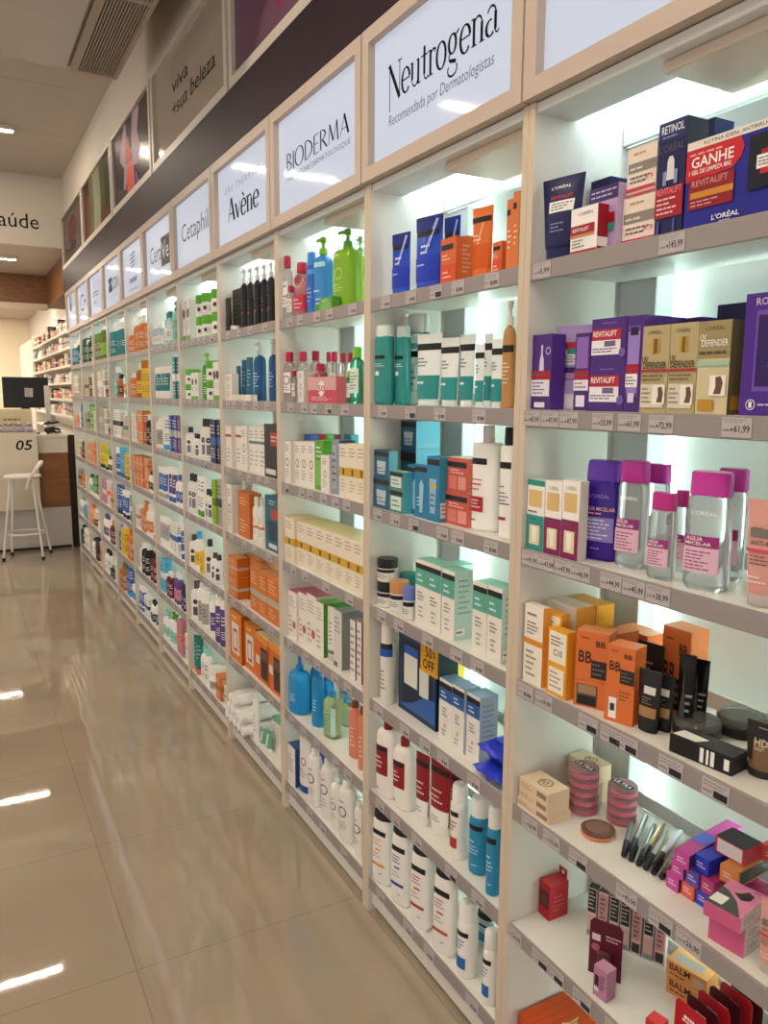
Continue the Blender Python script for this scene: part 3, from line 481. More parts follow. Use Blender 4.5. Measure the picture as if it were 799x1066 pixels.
# ------------------------------------------------ bay 4
style('menpump','pump','black pump bottle with silver pump','^1c1a1c',cap='d8d4d0',ex=2.4,noz=3.4,g=[l_(.3,.5,.7,.8,3,'5a4a40'),('c',.5,.4,.04,'a8583c')])
style('mentube','tube','black tube','1d1b1d',cap='2a282a',g=[l_(.3,.3,.7,.7,4,'6a6460')])
style('menbox','carton','black carton','1e1c1e',sc='161416',tc='2a282a',g=[l_(.2,.3,.8,.8,5,'5a5654')])
style('marinepump','pump','deep blue pump bottle','^1b4c7c',cap='ddd8d0',ex=2.4,noz=3.4,g=[l_(.2,.3,.8,.8,5,'8ab0cc')])
style('marinetube','tube','teal blue tube','1f5f80',cap='1a4a68',g=[l_(.2,.2,.8,.7,5,'9ac0d0')])
style('giftblack','carton','black gift carton with red badge','201e20',sc='181618',tc='2c2a2c',n='gift_carton',g=[r_(.45,.6,.95,.85,'b0302c'),('p',[(.1,.06),(.8,.06),(.8,.16),(.1,.16)],'d8d4d0'),l_(.5,.66,.9,.8,2,'f0d0c8')])
style('giftteal','carton','teal gift carton with red badge','1c6278',sc='164e60',tc='2a7a90',n='gift_carton',g=[r_(.4,.6,.95,.78,'b03a34'),r_(.2,.2,.8,.55,'123a4c'),r_(.25,.06,.8,.14,'d8d8d0'),l_(.3,.84,.8,.94,2,'bfd8e0')])
style('whitetealcap','carton','white carton with teal stripe','ebe4dc',sc='d6cec6',tc='d0c8c0',g=[r_(0,.62,1,.68,'2f7c84'),l_(.2,.72,.8,.92,3,'8a8480'),l_(.2,.12,.8,.5,4,'a8a098')])
style('whitered4','carton','white carton with red stripe','ebe4dc',sc='d6cec6',tc='d0c8c0',g=[r_(0,.74,1,.8,'a8323c'),l_(.2,.12,.8,.5,4,'a8a098')])
style('orangetall','carton','tall deep orange carton','cc6a24',sc='bc5e18',tc='d67c38',g=[l_(.15,.7,.8,.9,3,'f0c8a0'),l_(.15,.1,.8,.4,4,'f0c8a0')])
style('whiteorangebottle','bottle','white bottle with orange stripe','ebe4dc',cap='e6e0d8',g=[r_(.0,.4,1,.5,'d8782c'),l_(.2,.1,.8,.34,3,'a8a098'),l_(.2,.6,.8,.9,3,'a8a098')])
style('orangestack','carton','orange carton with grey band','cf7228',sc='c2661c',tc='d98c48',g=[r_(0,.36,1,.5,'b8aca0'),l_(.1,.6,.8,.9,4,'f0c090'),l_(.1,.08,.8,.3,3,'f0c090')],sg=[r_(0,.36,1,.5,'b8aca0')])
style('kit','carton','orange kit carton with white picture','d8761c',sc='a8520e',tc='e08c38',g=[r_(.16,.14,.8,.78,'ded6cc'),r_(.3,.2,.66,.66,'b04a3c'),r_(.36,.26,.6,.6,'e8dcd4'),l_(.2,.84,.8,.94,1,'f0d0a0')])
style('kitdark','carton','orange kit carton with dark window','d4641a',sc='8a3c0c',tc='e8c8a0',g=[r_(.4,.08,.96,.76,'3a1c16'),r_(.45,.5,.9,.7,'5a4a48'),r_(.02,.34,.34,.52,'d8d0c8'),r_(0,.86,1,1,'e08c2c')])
style('tealtop','carton','teal carton behind kits','2090b0',sc='1c7c98',tc='3ab0d0',g=[l_(.1,.3,.9,.8,4,'a8dce8')])
style('whitetube','lotion','white tube lying down','efeae3',cap='f0ece6',ex=2,g=[l_(.3,.3,.7,.6,3,'b8b4b0')])
style('whitebottle4','lotion','white bottle','efeae3',cap='ece8e2',ex=2.4,g=[l_(.3,.2,.7,.7,5,'b8b4b0')])
style('minttube','tube','mint green tube','6aa68c',cap='e6e6de',g=[('p',[(.3,.1),(.5,.1),(.6,.8),(.4,.8)],W)])
style('mintwhite','carton','white carton with mint top','e8e2da',sc='d4ded4',tc='6ab090',g=[l_(.15,.2,.8,.8,6,'a8a098'),r_(0,.9,1,1,'6ab090')])
# ------------------------------------------------ bays 5 - 11
style('catbox','carton','white carton with black drop','e8e4dc',sc='d8d4cc',tc='d0d8c8',g=[('c',.45,.66,.12,'2a2a2c'),l_(.2,.3,.8,.46,3,'a8a098'),r_(0,0,1,.12,'58a82a')])
style('cattub','jar','white tub with green lid','ebe7df',cap='58a82a',g=[('c',.4,.55,.2,'3a3a3c'),l_(.5,.2,.9,.8,4,'a8a098')])
style('catflat','carton','bright green carton','5aae24',sc='4c9c20',tc='68bc34',g=[l_(.2,.3,.8,.7,2,'e0f0d0')])
style('dropbottle','bottle','white bottle with dark drop label','e6e2da',cap='2c2a30',g=[('c',.5,.75,.12,'3a3844'),r_(.3,.1,.7,.55,'7a7684')])
style('dropbottle2','bottle','white bottle with brown drop label','ebe6de',cap='5a4048',g=[('c',.5,.75,.12,'4a3a40'),r_(.3,.1,.7,.5,'5a4a50')])
style('coraltube','tube','teal tube with coral cap','1f7468',cap='e8705e',g=[l_(.2,.3,.8,.8,4,'8ac8ba')])

# (bay, shelf, kind, x, y, z, w, d, h, turn, tilt, look): bay 1 is the nearest; x runs into the shelf, y along the wall, metres
STOCK=[
(1,1,'navytube',.034,1.228,1.8640,.102,.042,.158,.200,0,None),
(1,1,'whitered',.024,1.142,1.8640,.070,.026,.083,.000,0,None),
(1,1,'mauvebox',.063,1.122,1.8640,.072,.050,.118,.000,0,None),
(1,1,'navybox',.165,1.239,1.8640,.055,.050,.170,.000,0,None),
(1,1,'creambox',.075,1.045,1.8640,.079,.050,.088,.000,0,'lower cream carton with grey band'),
(1,1,'creambox',.075,1.045,1.9526,.067,.050,.082,.000,0,'upper cream carton with grey band'),
(1,1,'retinol',.060,.966,1.8640,.058,.050,.187,.000,0,None),
(1,1,'ganhe',.075,.841,1.8640,.177,.090,.139,.000,0,None),
(1,1,'navybox',.185,1.011,1.8640,.047,.050,.219,.000,0,'navy carton behind gift carton'),
(1,2,'serumbox',.030,1.249,1.5725,.059,.035,.150,.000,0,None),
(1,2,'lilactube',.069,1.219,1.5725,.093,.037,.168,.200,0,None),
(1,2,'purpleslim',.052,1.151,1.5725,.040,.045,.147,.000,0,None),
(1,2,'purplebox',.065,1.085,1.5725,.089,.070,.087,.000,0,'lower purple carton with white label'),
(1,2,'purplebox',.065,1.085,1.6597,.087,.070,.083,.000,0,'upper purple carton with white label'),
(1,2,'purpleslot',.080,1.019,1.5725,.041,.100,.169,.000,0,None),
(1,2,'goldbox',.053,.968,1.5725,.059,.055,.148,.000,0,None),
(1,2,'goldbox',.053,.909,1.5725,.057,.055,.148,.000,0,None),
(1,2,'goldwhite',.060,.849,1.5725,.060,.070,.147,.000,0,None),
(1,2,'purplebox',.180,1.018,1.5725,.076,.060,.170,.000,0,'purple carton behind gold cartons'),
(1,2,'navybox',.180,.913,1.5725,.069,.060,.187,.000,0,'dark navy carton behind'),
(1,2,'purplegift',.075,.755,1.5725,.092,.090,.182,.000,0,None),
(1,3,'aguapurple',.072,1.119,1.2810,.080,.044,.196,.300,0,None),
(1,3,'micellar',.070,1.040,1.2810,.060,.036,.201,.250,0,None),
(1,3,'micellar',.165,1.068,1.2810,.050,.030,.190,.250,0,None),
(1,3,'micellarsmall',.043,.944,1.2810,.049,.030,.154,.250,0,None),
(1,3,'micellarsmall',.118,.969,1.2810,.026,.015,.151,.250,0,None),
(1,3,'micellar',.054,.858,1.2810,.074,.044,.198,.250,0,None),
(1,3,'micellar',.146,.887,1.2810,.055,.033,.197,.250,0,None),
(1,3,'rosetube',.036,.742,1.2810,.060,.024,.165,.200,0,None),
(1,4,'whiteorange',.023,1.244,0.9895,.060,.022,.172,.000,0,None),
(1,4,'yelloworange',.046,1.216,0.9895,.063,.022,.163,.000,0,None),
(1,4,'yelloworange',.022,1.166,0.9895,.057,.022,.141,.000,0,'shorter yellow orange carton in front'),
(1,4,'whiteorange',.101,1.232,0.9895,.092,.050,.172,.000,0,None),
(1,4,'yelloworange',.152,1.226,0.9895,.094,.050,.172,.000,0,'yellow orange carton at back'),
(1,4,'bbwindow',.049,1.097,0.9895,.066,.045,.054,.450,0,None),
(1,4,'bbbox',.049,1.097,1.0442,.066,.045,.100,.450,0,None),
(1,4,'bbwindow',.128,1.109,0.9895,.041,.055,.028,.000,0,'orange window carton half hidden'),
(1,4,'bbbox',.128,1.109,1.0186,.041,.055,.111,.000,0,'orange carton with black square, behind'),
(1,4,'bbbarcode',.046,1.014,0.9895,.058,.045,.073,.300,0,None),
(1,4,'bbbox',.046,1.014,1.0627,.056,.045,.076,.300,0,'foremost orange carton with black letters'),
(1,4,'bbbox',.195,1.121,0.9895,.086,.050,.128,.000,0,'orange carton with black square, rear'),
(1,4,'bbbox',.170,.985,0.9895,.066,.050,.174,.000,0,'tall orange carton behind tubes'),
(1,4,'foundation',.048,.956,0.9895,.046,.019,.116,.200,0,None),
(1,4,'foundation',.075,.947,0.9895,.042,.017,.108,.200,0,None),
(1,4,'blacktube',.131,1.033,0.9895,.057,.023,.134,.200,0,None),
(1,4,'blacktube',.168,1.038,0.9895,.037,.015,.087,.200,0,None),
(1,4,'sachet',.106,.924,0.9895,.030,.012,.147,.500,0,None),
(1,4,'sachet',.157,.936,0.9895,.033,.013,.126,.400,0,None),
(1,4,'hdtube',.075,.746,0.9895,.050,.020,.092,.200,0,None),
(1,5,'soap',.042,1.225,0.6980,.106,.060,.020,.000,0,'lowest beige carton, front stack'),
(1,5,'soap',.042,1.225,0.7186,.094,.060,.022,.000,0,'middle beige carton, front stack'),
(1,5,'soap',.042,1.225,0.7412,.094,.060,.024,.000,0,'top beige carton, front stack'),
(1,5,'soap',.181,1.233,0.6980,.090,.050,.050,.000,0,'lower beige carton, back stack'),
(1,5,'soap',.181,1.233,0.7486,.084,.050,.035,.000,0,'upper beige carton, back stack'),
(1,5,'pinkcompact',.123,1.188,0.6980,.062,.062,.020,.000,0,None),
(1,5,'pinkcompact',.123,1.188,0.7186,.062,.062,.020,.000,0,None),
(1,5,'pinkcompact',.123,1.188,0.7392,.062,.062,.020,.000,0,None),
(1,5,'pinkcompact',.123,1.188,0.7598,.062,.062,.020,.000,0,None),
(1,5,'pinkcompact',.123,1.188,0.7804,.062,.062,.020,.000,0,None),
(1,5,'pinkcompact',.166,1.117,0.6980,.062,.062,.020,.000,0,'rear pink compact with printed lid'),
(1,5,'pinkcompact',.166,1.117,0.7186,.062,.062,.020,.000,0,'rear pink compact with printed lid'),
(1,5,'pinkcompact',.166,1.117,0.7392,.062,.062,.020,.000,0,'rear pink compact with printed lid'),
(1,5,'pinkcompact',.166,1.117,0.7598,.062,.062,.020,.000,0,'rear pink compact with printed lid'),
(1,5,'peachcompact',.083,1.101,0.6980,.070,.070,.014,.000,0,None),
(1,3,'tealcream',.022,1.250,1.2810,.054,.022,.147,.000,0,None),
(1,3,'wine',.022,1.196,1.2810,.050,.022,.150,.000,0,None),
(1,3,'wine',.022,1.145,1.2810,.049,.022,.156,.000,0,None),
(1,4,'blackcompact',.118,.905,0.9895,.085,.085,.030,.000,0,None),
(1,4,'blackcompact',.196,.872,0.9895,.085,.085,.034,.000,0,None),
(1,4,'flatbox',.048,.826,0.9895,.115,.046,.032,.130,0,None),
(1,4,'greybox',.095,.768,0.9895,.030,.035,.030,.000,0,None),
(1,5,'pensilver',.128,1.060,0.6980,.013,.160,.012,.660,0,None),
(1,5,'penwhite',.132,1.039,0.6980,.013,.160,.012,.605,0,None),
(1,5,'pensilver',.136,1.018,0.6980,.013,.160,.012,.550,0,None),
(1,5,'penwhite',.140,.998,0.6980,.013,.160,.012,.495,0,None),
(1,5,'pengold',.144,.977,0.6980,.013,.160,.012,.440,0,None),
(1,5,'pensilver',.148,.956,0.6980,.013,.160,.012,.385,0,None),
(1,5,'penlilac',.152,.935,0.6980,.013,.160,.012,.330,0,None),
(1,5,'pensilver',.135,1.040,0.7101,.013,.150,.012,.550,0,'silver makeup pen lying on the others'),
(1,5,'pengold',.141,1.008,0.7101,.013,.150,.012,.460,0,'gold makeup pen lying on the others'),
(1,5,'penwhite',.147,.976,0.7101,.013,.150,.012,.370,0,'white makeup pen lying on the others'),
(1,5,'pendark',.153,.944,0.7101,.013,.150,.012,.280,0,None),
(1,5,'pinkslim',.130,.897,0.6980,.028,.120,.030,.000,0,'lowest slim magenta carton'),
(1,5,'redorangeslim',.135,.867,0.6980,.028,.120,.030,.000,0,None),
(1,5,'blueslim',.138,.837,0.6980,.028,.120,.030,.000,0,'lower royal blue carton'),
(1,5,'berryslim',.140,.807,0.6980,.028,.120,.030,.000,0,'lower slim berry carton'),
(1,5,'pinkslim',.130,.888,0.7282,.028,.120,.030,.000,0,'middle slim magenta carton'),
(1,5,'violetslim',.133,.858,0.7282,.028,.120,.030,.000,0,None),
(1,5,'berryslim',.136,.828,0.7282,.028,.120,.030,.000,0,'upper slim berry carton'),
(1,5,'pinkslim',.146,.884,0.7584,.030,.170,.030,.120,0,'topmost slim magenta carton'),
(1,5,'blueslim',.135,.846,0.7584,.030,.110,.030,.000,0,'upper royal blue carton'),
(1,5,'orangeslim',.155,.806,0.7584,.034,.120,.030,.080,0,None),
(1,5,'redblack',.145,.822,0.7886,.058,.050,.030,.050,0,None),
(1,5,'coralslim',.200,.776,0.7886,.040,.060,.030,.100,0,None),
(1,5,'brushbox',.062,.752,0.6980,.062,.075,.026,.120,0,'lowest flat pink carton with brush picture'),
(1,5,'brushbox',.062,.752,0.7242,.062,.075,.026,.120,0,'middle flat pink carton with brush picture'),
(1,5,'brushbox',.050,.752,0.7504,.062,.090,.026,.170,0,'topmost flat pink carton with brush picture'),
(1,5,'rosetube',.037,.679,0.6980,.037,.015,.120,.200,0,'pink tube near shelf end'),
(1,6,'redhang',.112,1.258,0.4065,.038,.055,.085,.000,0,None),
(1,6,'lipbox',.145,1.163,0.4065,.021,.021,.115,.430,0,None),
(1,6,'lippink',.155,1.140,0.4065,.021,.021,.115,.430,0,None),
(1,6,'lipbox',.166,1.117,0.4065,.021,.021,.115,.430,0,None),
(1,6,'lipbox',.176,1.095,0.4065,.021,.021,.115,.430,0,None),
(1,6,'lippink',.187,1.072,0.4065,.021,.021,.115,.430,0,None),
(1,6,'lipbox',.198,1.049,0.4065,.021,.021,.115,.430,0,None),
(1,6,'lippink',.208,1.026,0.4065,.021,.021,.115,.430,0,None),
(1,6,'lipbox',.178,1.155,0.4065,.021,.021,.115,.430,0,None),
(1,6,'lipbox',.189,1.132,0.4065,.021,.021,.115,.430,0,None),
(1,6,'lippink',.199,1.109,0.4065,.021,.021,.115,.430,0,None),
(1,6,'lipbox',.209,1.087,0.4065,.021,.021,.115,.430,0,None),
(1,6,'lipbox',.220,1.064,0.4065,.021,.021,.115,.430,0,None),
(1,6,'darkcard',.064,1.047,0.4065,.068,.016,.125,.490,0,None),
(1,6,'mauvecase',.034,1.014,0.4065,.033,.028,.065,.100,0,None),
(1,6,'balm',.188,.928,0.4065,.084,.050,.035,.220,0,'lower orange carton with black lettering'),
(1,6,'balm',.188,.931,0.4420,.084,.050,.035,.220,0,'upper orange carton with black lettering'),
(1,6,'redcard',.056,.831,0.4065,.068,.014,.100,.000,0,None),
(1,6,'winecard',.083,.828,0.4065,.068,.014,.100,.000,0,None),
(1,6,'redcard',.110,.825,0.4065,.068,.014,.100,.000,0,None),
(1,6,'winecard',.137,.822,0.4065,.068,.014,.100,.000,0,None),
(1,6,'redcard',.164,.819,0.4065,.068,.014,.100,.000,0,None),
(1,6,'winecard',.191,.816,0.4065,.068,.014,.100,.000,0,None),
(1,6,'redbox',.040,.886,0.4065,.030,.028,.045,.200,0,None),
(1,7,'carmed',.105,1.180,0.1150,.190,.140,.050,.000,0,None),
(2,1,'bluetube',.059,1.902,1.8640,.074,.030,.170,.200,0,None),
(2,1,'bluetube',.070,1.776,1.8640,.100,.040,.192,.200,0,'larger blue sun tube'),
(2,1,'bluetube',.162,1.809,1.8640,.060,.024,.207,.200,0,'blue sun tube at back'),
(2,1,'sunbox',.050,1.611,1.8640,.065,.060,.106,.000,0,None),
(2,1,'sunbox',.135,1.674,1.8640,.045,.070,.126,.000,0,'orange carton tucked behind'),
(2,1,'suntube',.063,1.533,1.8640,.064,.026,.166,.200,0,None),
(2,1,'sunbox',.060,1.432,1.8640,.033,.060,.069,.000,0,'small ribbed orange carton'),
(2,1,'suntall',.060,1.390,1.8640,.021,.060,.149,.000,0,None),
(2,1,'suntall',.045,1.357,1.8640,.018,.050,.157,.000,0,'tallest orange carton by side panel'),
(2,2,'tealclear',.030,1.940,1.5725,.060,.036,.218,.250,0,None),
(2,2,'tealclear',.065,1.898,1.5725,.048,.029,.215,.250,0,None),
(2,2,'clearblack',.115,1.899,1.5725,.078,.047,.250,.250,0,None),
(2,2,'whiteteal',.059,1.750,1.5725,.094,.038,.185,.200,0,None),
(2,2,'whiteteal',.063,1.659,1.5725,.066,.026,.170,.200,0,None),
(2,2,'whiteteal',.070,1.593,1.5725,.050,.020,.174,.200,0,None),
(2,2,'whiteteal',.026,1.480,1.5725,.028,.011,.144,.200,0,'small white tube with teal bottom'),
(2,2,'whiteteal',.066,1.504,1.5725,.029,.012,.171,.200,0,None),
(2,2,'whiteteal',.037,1.428,1.5725,.036,.014,.152,.200,0,None),
(2,2,'tanbottle',.041,1.393,1.5725,.029,.021,.232,.300,0,None),
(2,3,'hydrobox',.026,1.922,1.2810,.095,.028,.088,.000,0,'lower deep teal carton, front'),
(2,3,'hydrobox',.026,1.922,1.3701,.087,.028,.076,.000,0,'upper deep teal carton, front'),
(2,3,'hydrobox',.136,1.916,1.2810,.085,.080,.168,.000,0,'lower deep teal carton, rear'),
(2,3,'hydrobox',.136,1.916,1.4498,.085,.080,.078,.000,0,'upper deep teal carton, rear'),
(2,3,'hydrosmall',.027,1.837,1.2810,.071,.030,.063,.000,0,'lower small white and teal carton'),
(2,3,'hydrosmall',.027,1.837,1.3450,.071,.030,.049,.000,0,'upper small white and teal carton'),
(2,3,'bluebox',.063,1.794,1.2810,.071,.040,.132,.000,0,None),
(2,3,'bluebox',.044,1.726,1.2810,.063,.040,.141,.000,0,None),
(2,3,'bluebox2',.056,1.664,1.2810,.059,.070,.165,.000,0,None),
(2,3,'redpeach',.070,1.583,1.2810,.100,.060,.083,.000,0,'lower coral red carton'),
(2,3,'redpeach',.070,1.583,1.3645,.088,.060,.084,.000,0,'upper coral red carton'),
(2,3,'whitered2',.065,1.492,1.2810,.081,.041,.250,.250,0,None),
(2,3,'whitered3',.042,1.385,1.2810,.039,.020,.250,.250,0,None),
(2,4,'creamjar',.043,1.937,0.9895,.061,.061,.075,.400,0,'lower white jar with black lid'),
(2,4,'creamjar',.043,1.937,1.0647,.061,.061,.067,.400,0,'upper white jar with black lid'),
(2,4,'bronzejar',.048,1.876,0.9895,.056,.056,.087,.400,0,None),
(2,4,'bluelidjar',.030,1.789,0.9895,.036,.036,.090,.400,0,None),
(2,4,'teallidjar',.104,1.917,0.9895,.054,.054,.095,.400,0,None),
(2,4,'mintbox',.056,1.728,0.9895,.063,.050,.176,.000,0,None),
(2,4,'mintbox',.050,1.656,0.9895,.062,.050,.179,.000,0,None),
(2,4,'mintbox',.055,1.595,0.9895,.057,.055,.176,.000,0,None),
(2,4,'mintbox',.175,1.758,0.9895,.056,.050,.149,.000,0,'rear white carton with mint band'),
(2,4,'mintbox',.053,1.460,0.9895,.056,.050,.174,.000,0,None),
(2,4,'mintbox',.053,1.402,0.9895,.055,.050,.176,.000,0,None),
(2,5,'blueband',.036,1.919,0.6980,.044,.044,.247,.350,0,None),
(2,5,'giftwin',.085,1.778,0.6980,.201,.070,.250,.000,0,None),
(2,5,'flag',.048,1.711,0.8504,.085,.003,.084,.000,0,None),
(2,5,'whiteblue',.067,1.619,0.6980,.060,.050,.167,.000,0,None),
(2,5,'whiteblue',.064,1.557,0.6980,.054,.050,.172,.000,0,None),
(2,5,'whiteblue',.073,1.500,0.6980,.056,.055,.169,.000,0,None),
(2,5,'yellowblue',.170,1.782,0.6980,.066,.040,.171,.000,0,None),
(2,6,'redlotion',.036,1.912,0.4065,.075,.046,.242,.350,0,None),
(2,6,'redlotion',.047,1.831,0.4065,.072,.045,.217,.350,0,None),
(2,6,'redtube',.047,1.733,0.4065,.055,.022,.207,.200,0,None),
(2,6,'redtube',.063,1.666,0.4065,.078,.031,.212,.200,0,None),
(2,6,'redtube',.151,1.717,0.4065,.057,.023,.130,.200,0,'dark red tube behind'),
(2,6,'whiteredspray',.049,1.553,0.4065,.046,.046,.203,.350,0,None),
(2,6,'bluespray',.059,1.476,0.4065,.054,.054,.201,.350,0,None),
(2,6,'bluespray',.035,1.386,0.4065,.036,.036,.227,.350,0,None),
(2,7,'bodylotionorange',.033,1.933,0.1150,.074,.041,.234,.300,0,None),
(2,7,'bodylotionblue',.032,1.816,0.1150,.071,.039,.247,.300,0,None),
(2,7,'bodylotionred',.032,1.703,0.1150,.072,.040,.250,.300,0,None),
(2,7,'bodylotionwine',.033,1.585,0.1150,.073,.040,.250,.300,0,None),
(2,7,'whitebluespray',.039,1.490,0.1150,.053,.053,.204,.350,0,None),
(2,7,'bluelabelclear',.145,1.558,0.1150,.054,.029,.096,.300,0,None),
(2,7,'whitebluespray',.031,1.382,0.1150,.037,.037,.196,.350,0,None),
(2,5,'wipes',.040,1.380,0.7020,.112,.090,.045,.050,0,'lower blue wipes pack'),
(2,5,'wipes',.046,1.378,0.7525,.108,.088,.045,-.030,0,'upper blue wipes pack'),
(3,1,'micbottle',.027,2.648,1.8640,.035,.030,.216,.350,0,'clear bottle with crimson cap at back'),
(3,1,'micbottle',.026,2.614,1.8640,.032,.027,.110,.350,0,'small white labelled bottle'),
(3,1,'micpink',.049,2.567,1.8640,.061,.050,.184,.350,0,None),
(3,1,'bluebody',.060,2.512,1.8640,.037,.020,.211,.300,0,None),
(3,1,'bluepump',.072,2.442,1.8640,.062,.045,.250,.300,0,None),
(3,1,'greenpump',.085,2.285,1.8640,.092,.066,.250,.300,0,None),
(3,1,'greenpump',.172,2.370,1.8640,.035,.025,.250,.300,0,'second green gel bottle half hidden'),
(3,1,'greenside',.035,2.314,1.8640,.095,.030,.040,.000,0,'small green carton in front'),
(3,2,'micbottle',.030,2.644,1.5725,.044,.036,.177,.350,0,None),
(3,2,'micbottle',.061,2.595,1.5725,.043,.035,.177,.350,0,None),
(3,2,'micbottle',.110,2.596,1.5725,.044,.035,.181,.350,0,None),
(3,2,'micbottle',.120,2.505,1.5725,.029,.023,.174,.350,0,None),
(3,2,'micbottle',.113,2.445,1.5725,.032,.025,.172,.350,0,None),
(3,2,'micbottle',.110,2.372,1.5725,.026,.021,.164,.350,0,None),
(3,2,'micbottle',.112,2.318,1.5725,.030,.024,.163,.350,0,None),
(3,2,'micbottle',.034,2.611,1.5725,.019,.016,.111,.350,0,'mini clear bottle with crimson cap'),
(3,2,'whitesmall',.045,2.546,1.5725,.051,.030,.109,.000,0,None),
(3,2,'pack50',.032,2.336,1.5725,.222,.035,.084,.000,0,None),
(3,2,'micpink',.084,2.496,1.5725,.055,.044,.133,.350,0,None),
(3,2,'greenbottle',.060,2.269,1.5725,.023,.019,.084,.350,0,'small green bottle with lime cap'),
(3,2,'greenbottle',.060,2.223,1.5725,.024,.019,.102,.350,0,'middle green bottle with lime cap'),
(3,2,'greenbottle',.069,2.187,1.5725,.046,.037,.174,.350,0,None),
(3,3,'whitesmall',.041,2.636,1.2810,.059,.055,.153,.000,0,None),
(3,3,'whitesmall',.057,2.581,1.2810,.057,.055,.153,.000,0,None),
(3,3,'whitesmall',.057,2.520,1.2810,.066,.055,.156,.000,0,None),
(3,3,'whitesmall',.057,2.457,1.2810,.059,.055,.159,.000,0,None),
(3,3,'greenside',.057,2.392,1.2810,.072,.055,.167,.000,0,None),
(3,3,'whitesmall',.045,2.323,1.2810,.065,.050,.122,.000,0,'low white carton in front'),
(3,3,'silverblue',.060,2.264,1.2810,.053,.060,.175,.000,0,None),
(3,3,'creamyellow',.080,2.204,1.2810,.065,.100,.166,.000,0,None),
(3,3,'creamyellow',.080,2.141,1.2810,.061,.100,.169,.000,0,None),
(3,3,'creamyellow',.080,2.079,1.2810,.061,.100,.171,.000,0,None),
(3,3,'carton:blue:navy',.101,2.621,1.2810,.061,.030,.175,.000,0,None),
(3,3,'carton:red:maroon',.132,2.623,1.2810,.060,.030,.175,.000,0,None),
(3,3,'carton:green:pine',.164,2.621,1.2810,.060,.030,.174,.000,0,None),
(3,3,'carton:maroon:red',.195,2.628,1.2810,.059,.030,.174,.000,0,None),
(3,3,'carton:teal:white',.185,2.462,1.2810,.053,.030,.181,.000,0,None),
(3,4,'creamyellow',.067,2.622,0.9895,.087,.110,.165,.000,0,None),
(3,4,'creamyellow',.080,2.538,0.9895,.082,.110,.161,.000,0,None),
(3,4,'creamyellow',.080,2.456,0.9895,.081,.110,.162,.000,0,None),
(3,4,'creamyellow',.080,2.375,0.9895,.078,.110,.163,.000,0,None),
(3,4,'creamyellow',.080,2.299,0.9895,.074,.110,.164,.000,0,None),
(3,4,'creamyellow',.080,2.226,0.9895,.070,.110,.165,.000,0,None),
(3,4,'creamyellow',.080,2.156,0.9895,.067,.110,.165,.000,0,None),
(3,4,'creamyellow',.080,2.090,0.9895,.063,.110,.166,.000,0,None),
(3,5,'pinktop',.087,2.626,0.6980,.079,.130,.178,.000,0,None),
(3,5,'pinktop',.095,2.548,0.6980,.074,.130,.188,.000,0,None),
(3,5,'pinktop',.095,2.468,0.6980,.084,.130,.201,.000,0,None),
(3,5,'greentop',.095,2.394,0.6980,.062,.130,.191,.000,0,None),
(3,5,'coneTube',.050,2.337,0.6980,.051,.020,.187,.200,0,None),
(3,5,'greytop',.090,2.250,0.6980,.061,.120,.198,.000,0,None),
(3,5,'pinksmall',.181,2.492,0.6980,.080,.040,.166,.000,0,None),
(3,5,'wineslim',.055,2.139,0.6980,.038,.050,.195,.000,0,None),
(3,5,'wineslim',.055,2.094,0.6980,.034,.050,.200,.000,0,None),
(3,6,'azurepump',.046,2.619,0.4065,.095,.068,.245,.300,0,None),
(3,6,'azurelotion',.100,2.587,0.4065,.051,.032,.200,.350,0,None),
(3,6,'azurelotion',.054,2.468,0.4065,.055,.034,.215,.350,0,None),
(3,6,'azurelotion',.146,2.595,0.4065,.045,.028,.127,.350,0,None),
(3,6,'oilclear',.062,2.363,0.4065,.069,.050,.216,.300,0,None),
(3,6,'oilclear',.147,2.424,0.4065,.047,.034,.128,.300,0,'rear clear oil bottle'),
(3,6,'peachlotion',.063,2.185,0.4065,.048,.030,.198,.350,0,None),
(3,6,'peachlotion',.042,2.091,0.4065,.032,.020,.214,.350,0,None),
(3,7,'bluewhitebox',.042,2.628,0.1150,.075,.060,.155,.000,0,None),
(3,7,'bioTube',.038,2.553,0.1150,.074,.030,.212,.200,0,None),
(3,7,'biolotion',.031,2.444,0.1150,.062,.038,.220,.350,0,None),
(3,7,'biolotion',.038,2.347,0.1150,.058,.036,.222,.350,0,None),
(3,7,'biopump',.036,2.269,0.1150,.047,.034,.220,.300,0,None),
(3,7,'biolotion',.036,2.185,0.1150,.069,.043,.219,.350,0,None),
(3,7,'biolotion',.031,2.092,0.1150,.034,.021,.187,.350,0,None),
(3,7,'bluewhitebox',.109,2.611,0.1150,.080,.050,.161,.000,0,'blue topped carton behind bottles'),
(4,1,'mentube',.022,3.311,1.8640,.049,.020,.141,.200,0,None),
(4,1,'menbox',.083,3.304,1.8640,.117,.050,.179,.000,0,None),
(4,1,'menpump',.065,3.223,1.8640,.041,.030,.250,.300,0,None),
(4,1,'menpump',.077,3.178,1.8640,.041,.029,.250,.300,0,None),
(4,1,'menpump',.064,3.060,1.8640,.039,.028,.241,.300,0,None),
(4,1,'menpump',.076,3.014,1.8640,.039,.028,.242,.300,0,None),
(4,1,'menpump',.063,2.905,1.8640,.037,.027,.233,.300,0,None),
(4,1,'jar:white:white',.036,3.265,1.8640,.041,.041,.022,.400,0,None),
(4,2,'whitesmall',.029,3.312,1.5725,.099,.030,.113,.000,0,None),
(4,2,'marinetube',.053,3.286,1.5725,.038,.015,.147,.200,0,None),
(4,2,'marinetube',.074,3.268,1.5725,.049,.020,.173,.200,0,None),
(4,2,'marinetube',.071,3.191,1.5725,.053,.021,.181,.200,0,None),
(4,2,'marinepump',.081,3.096,1.5725,.058,.042,.240,.300,0,None),
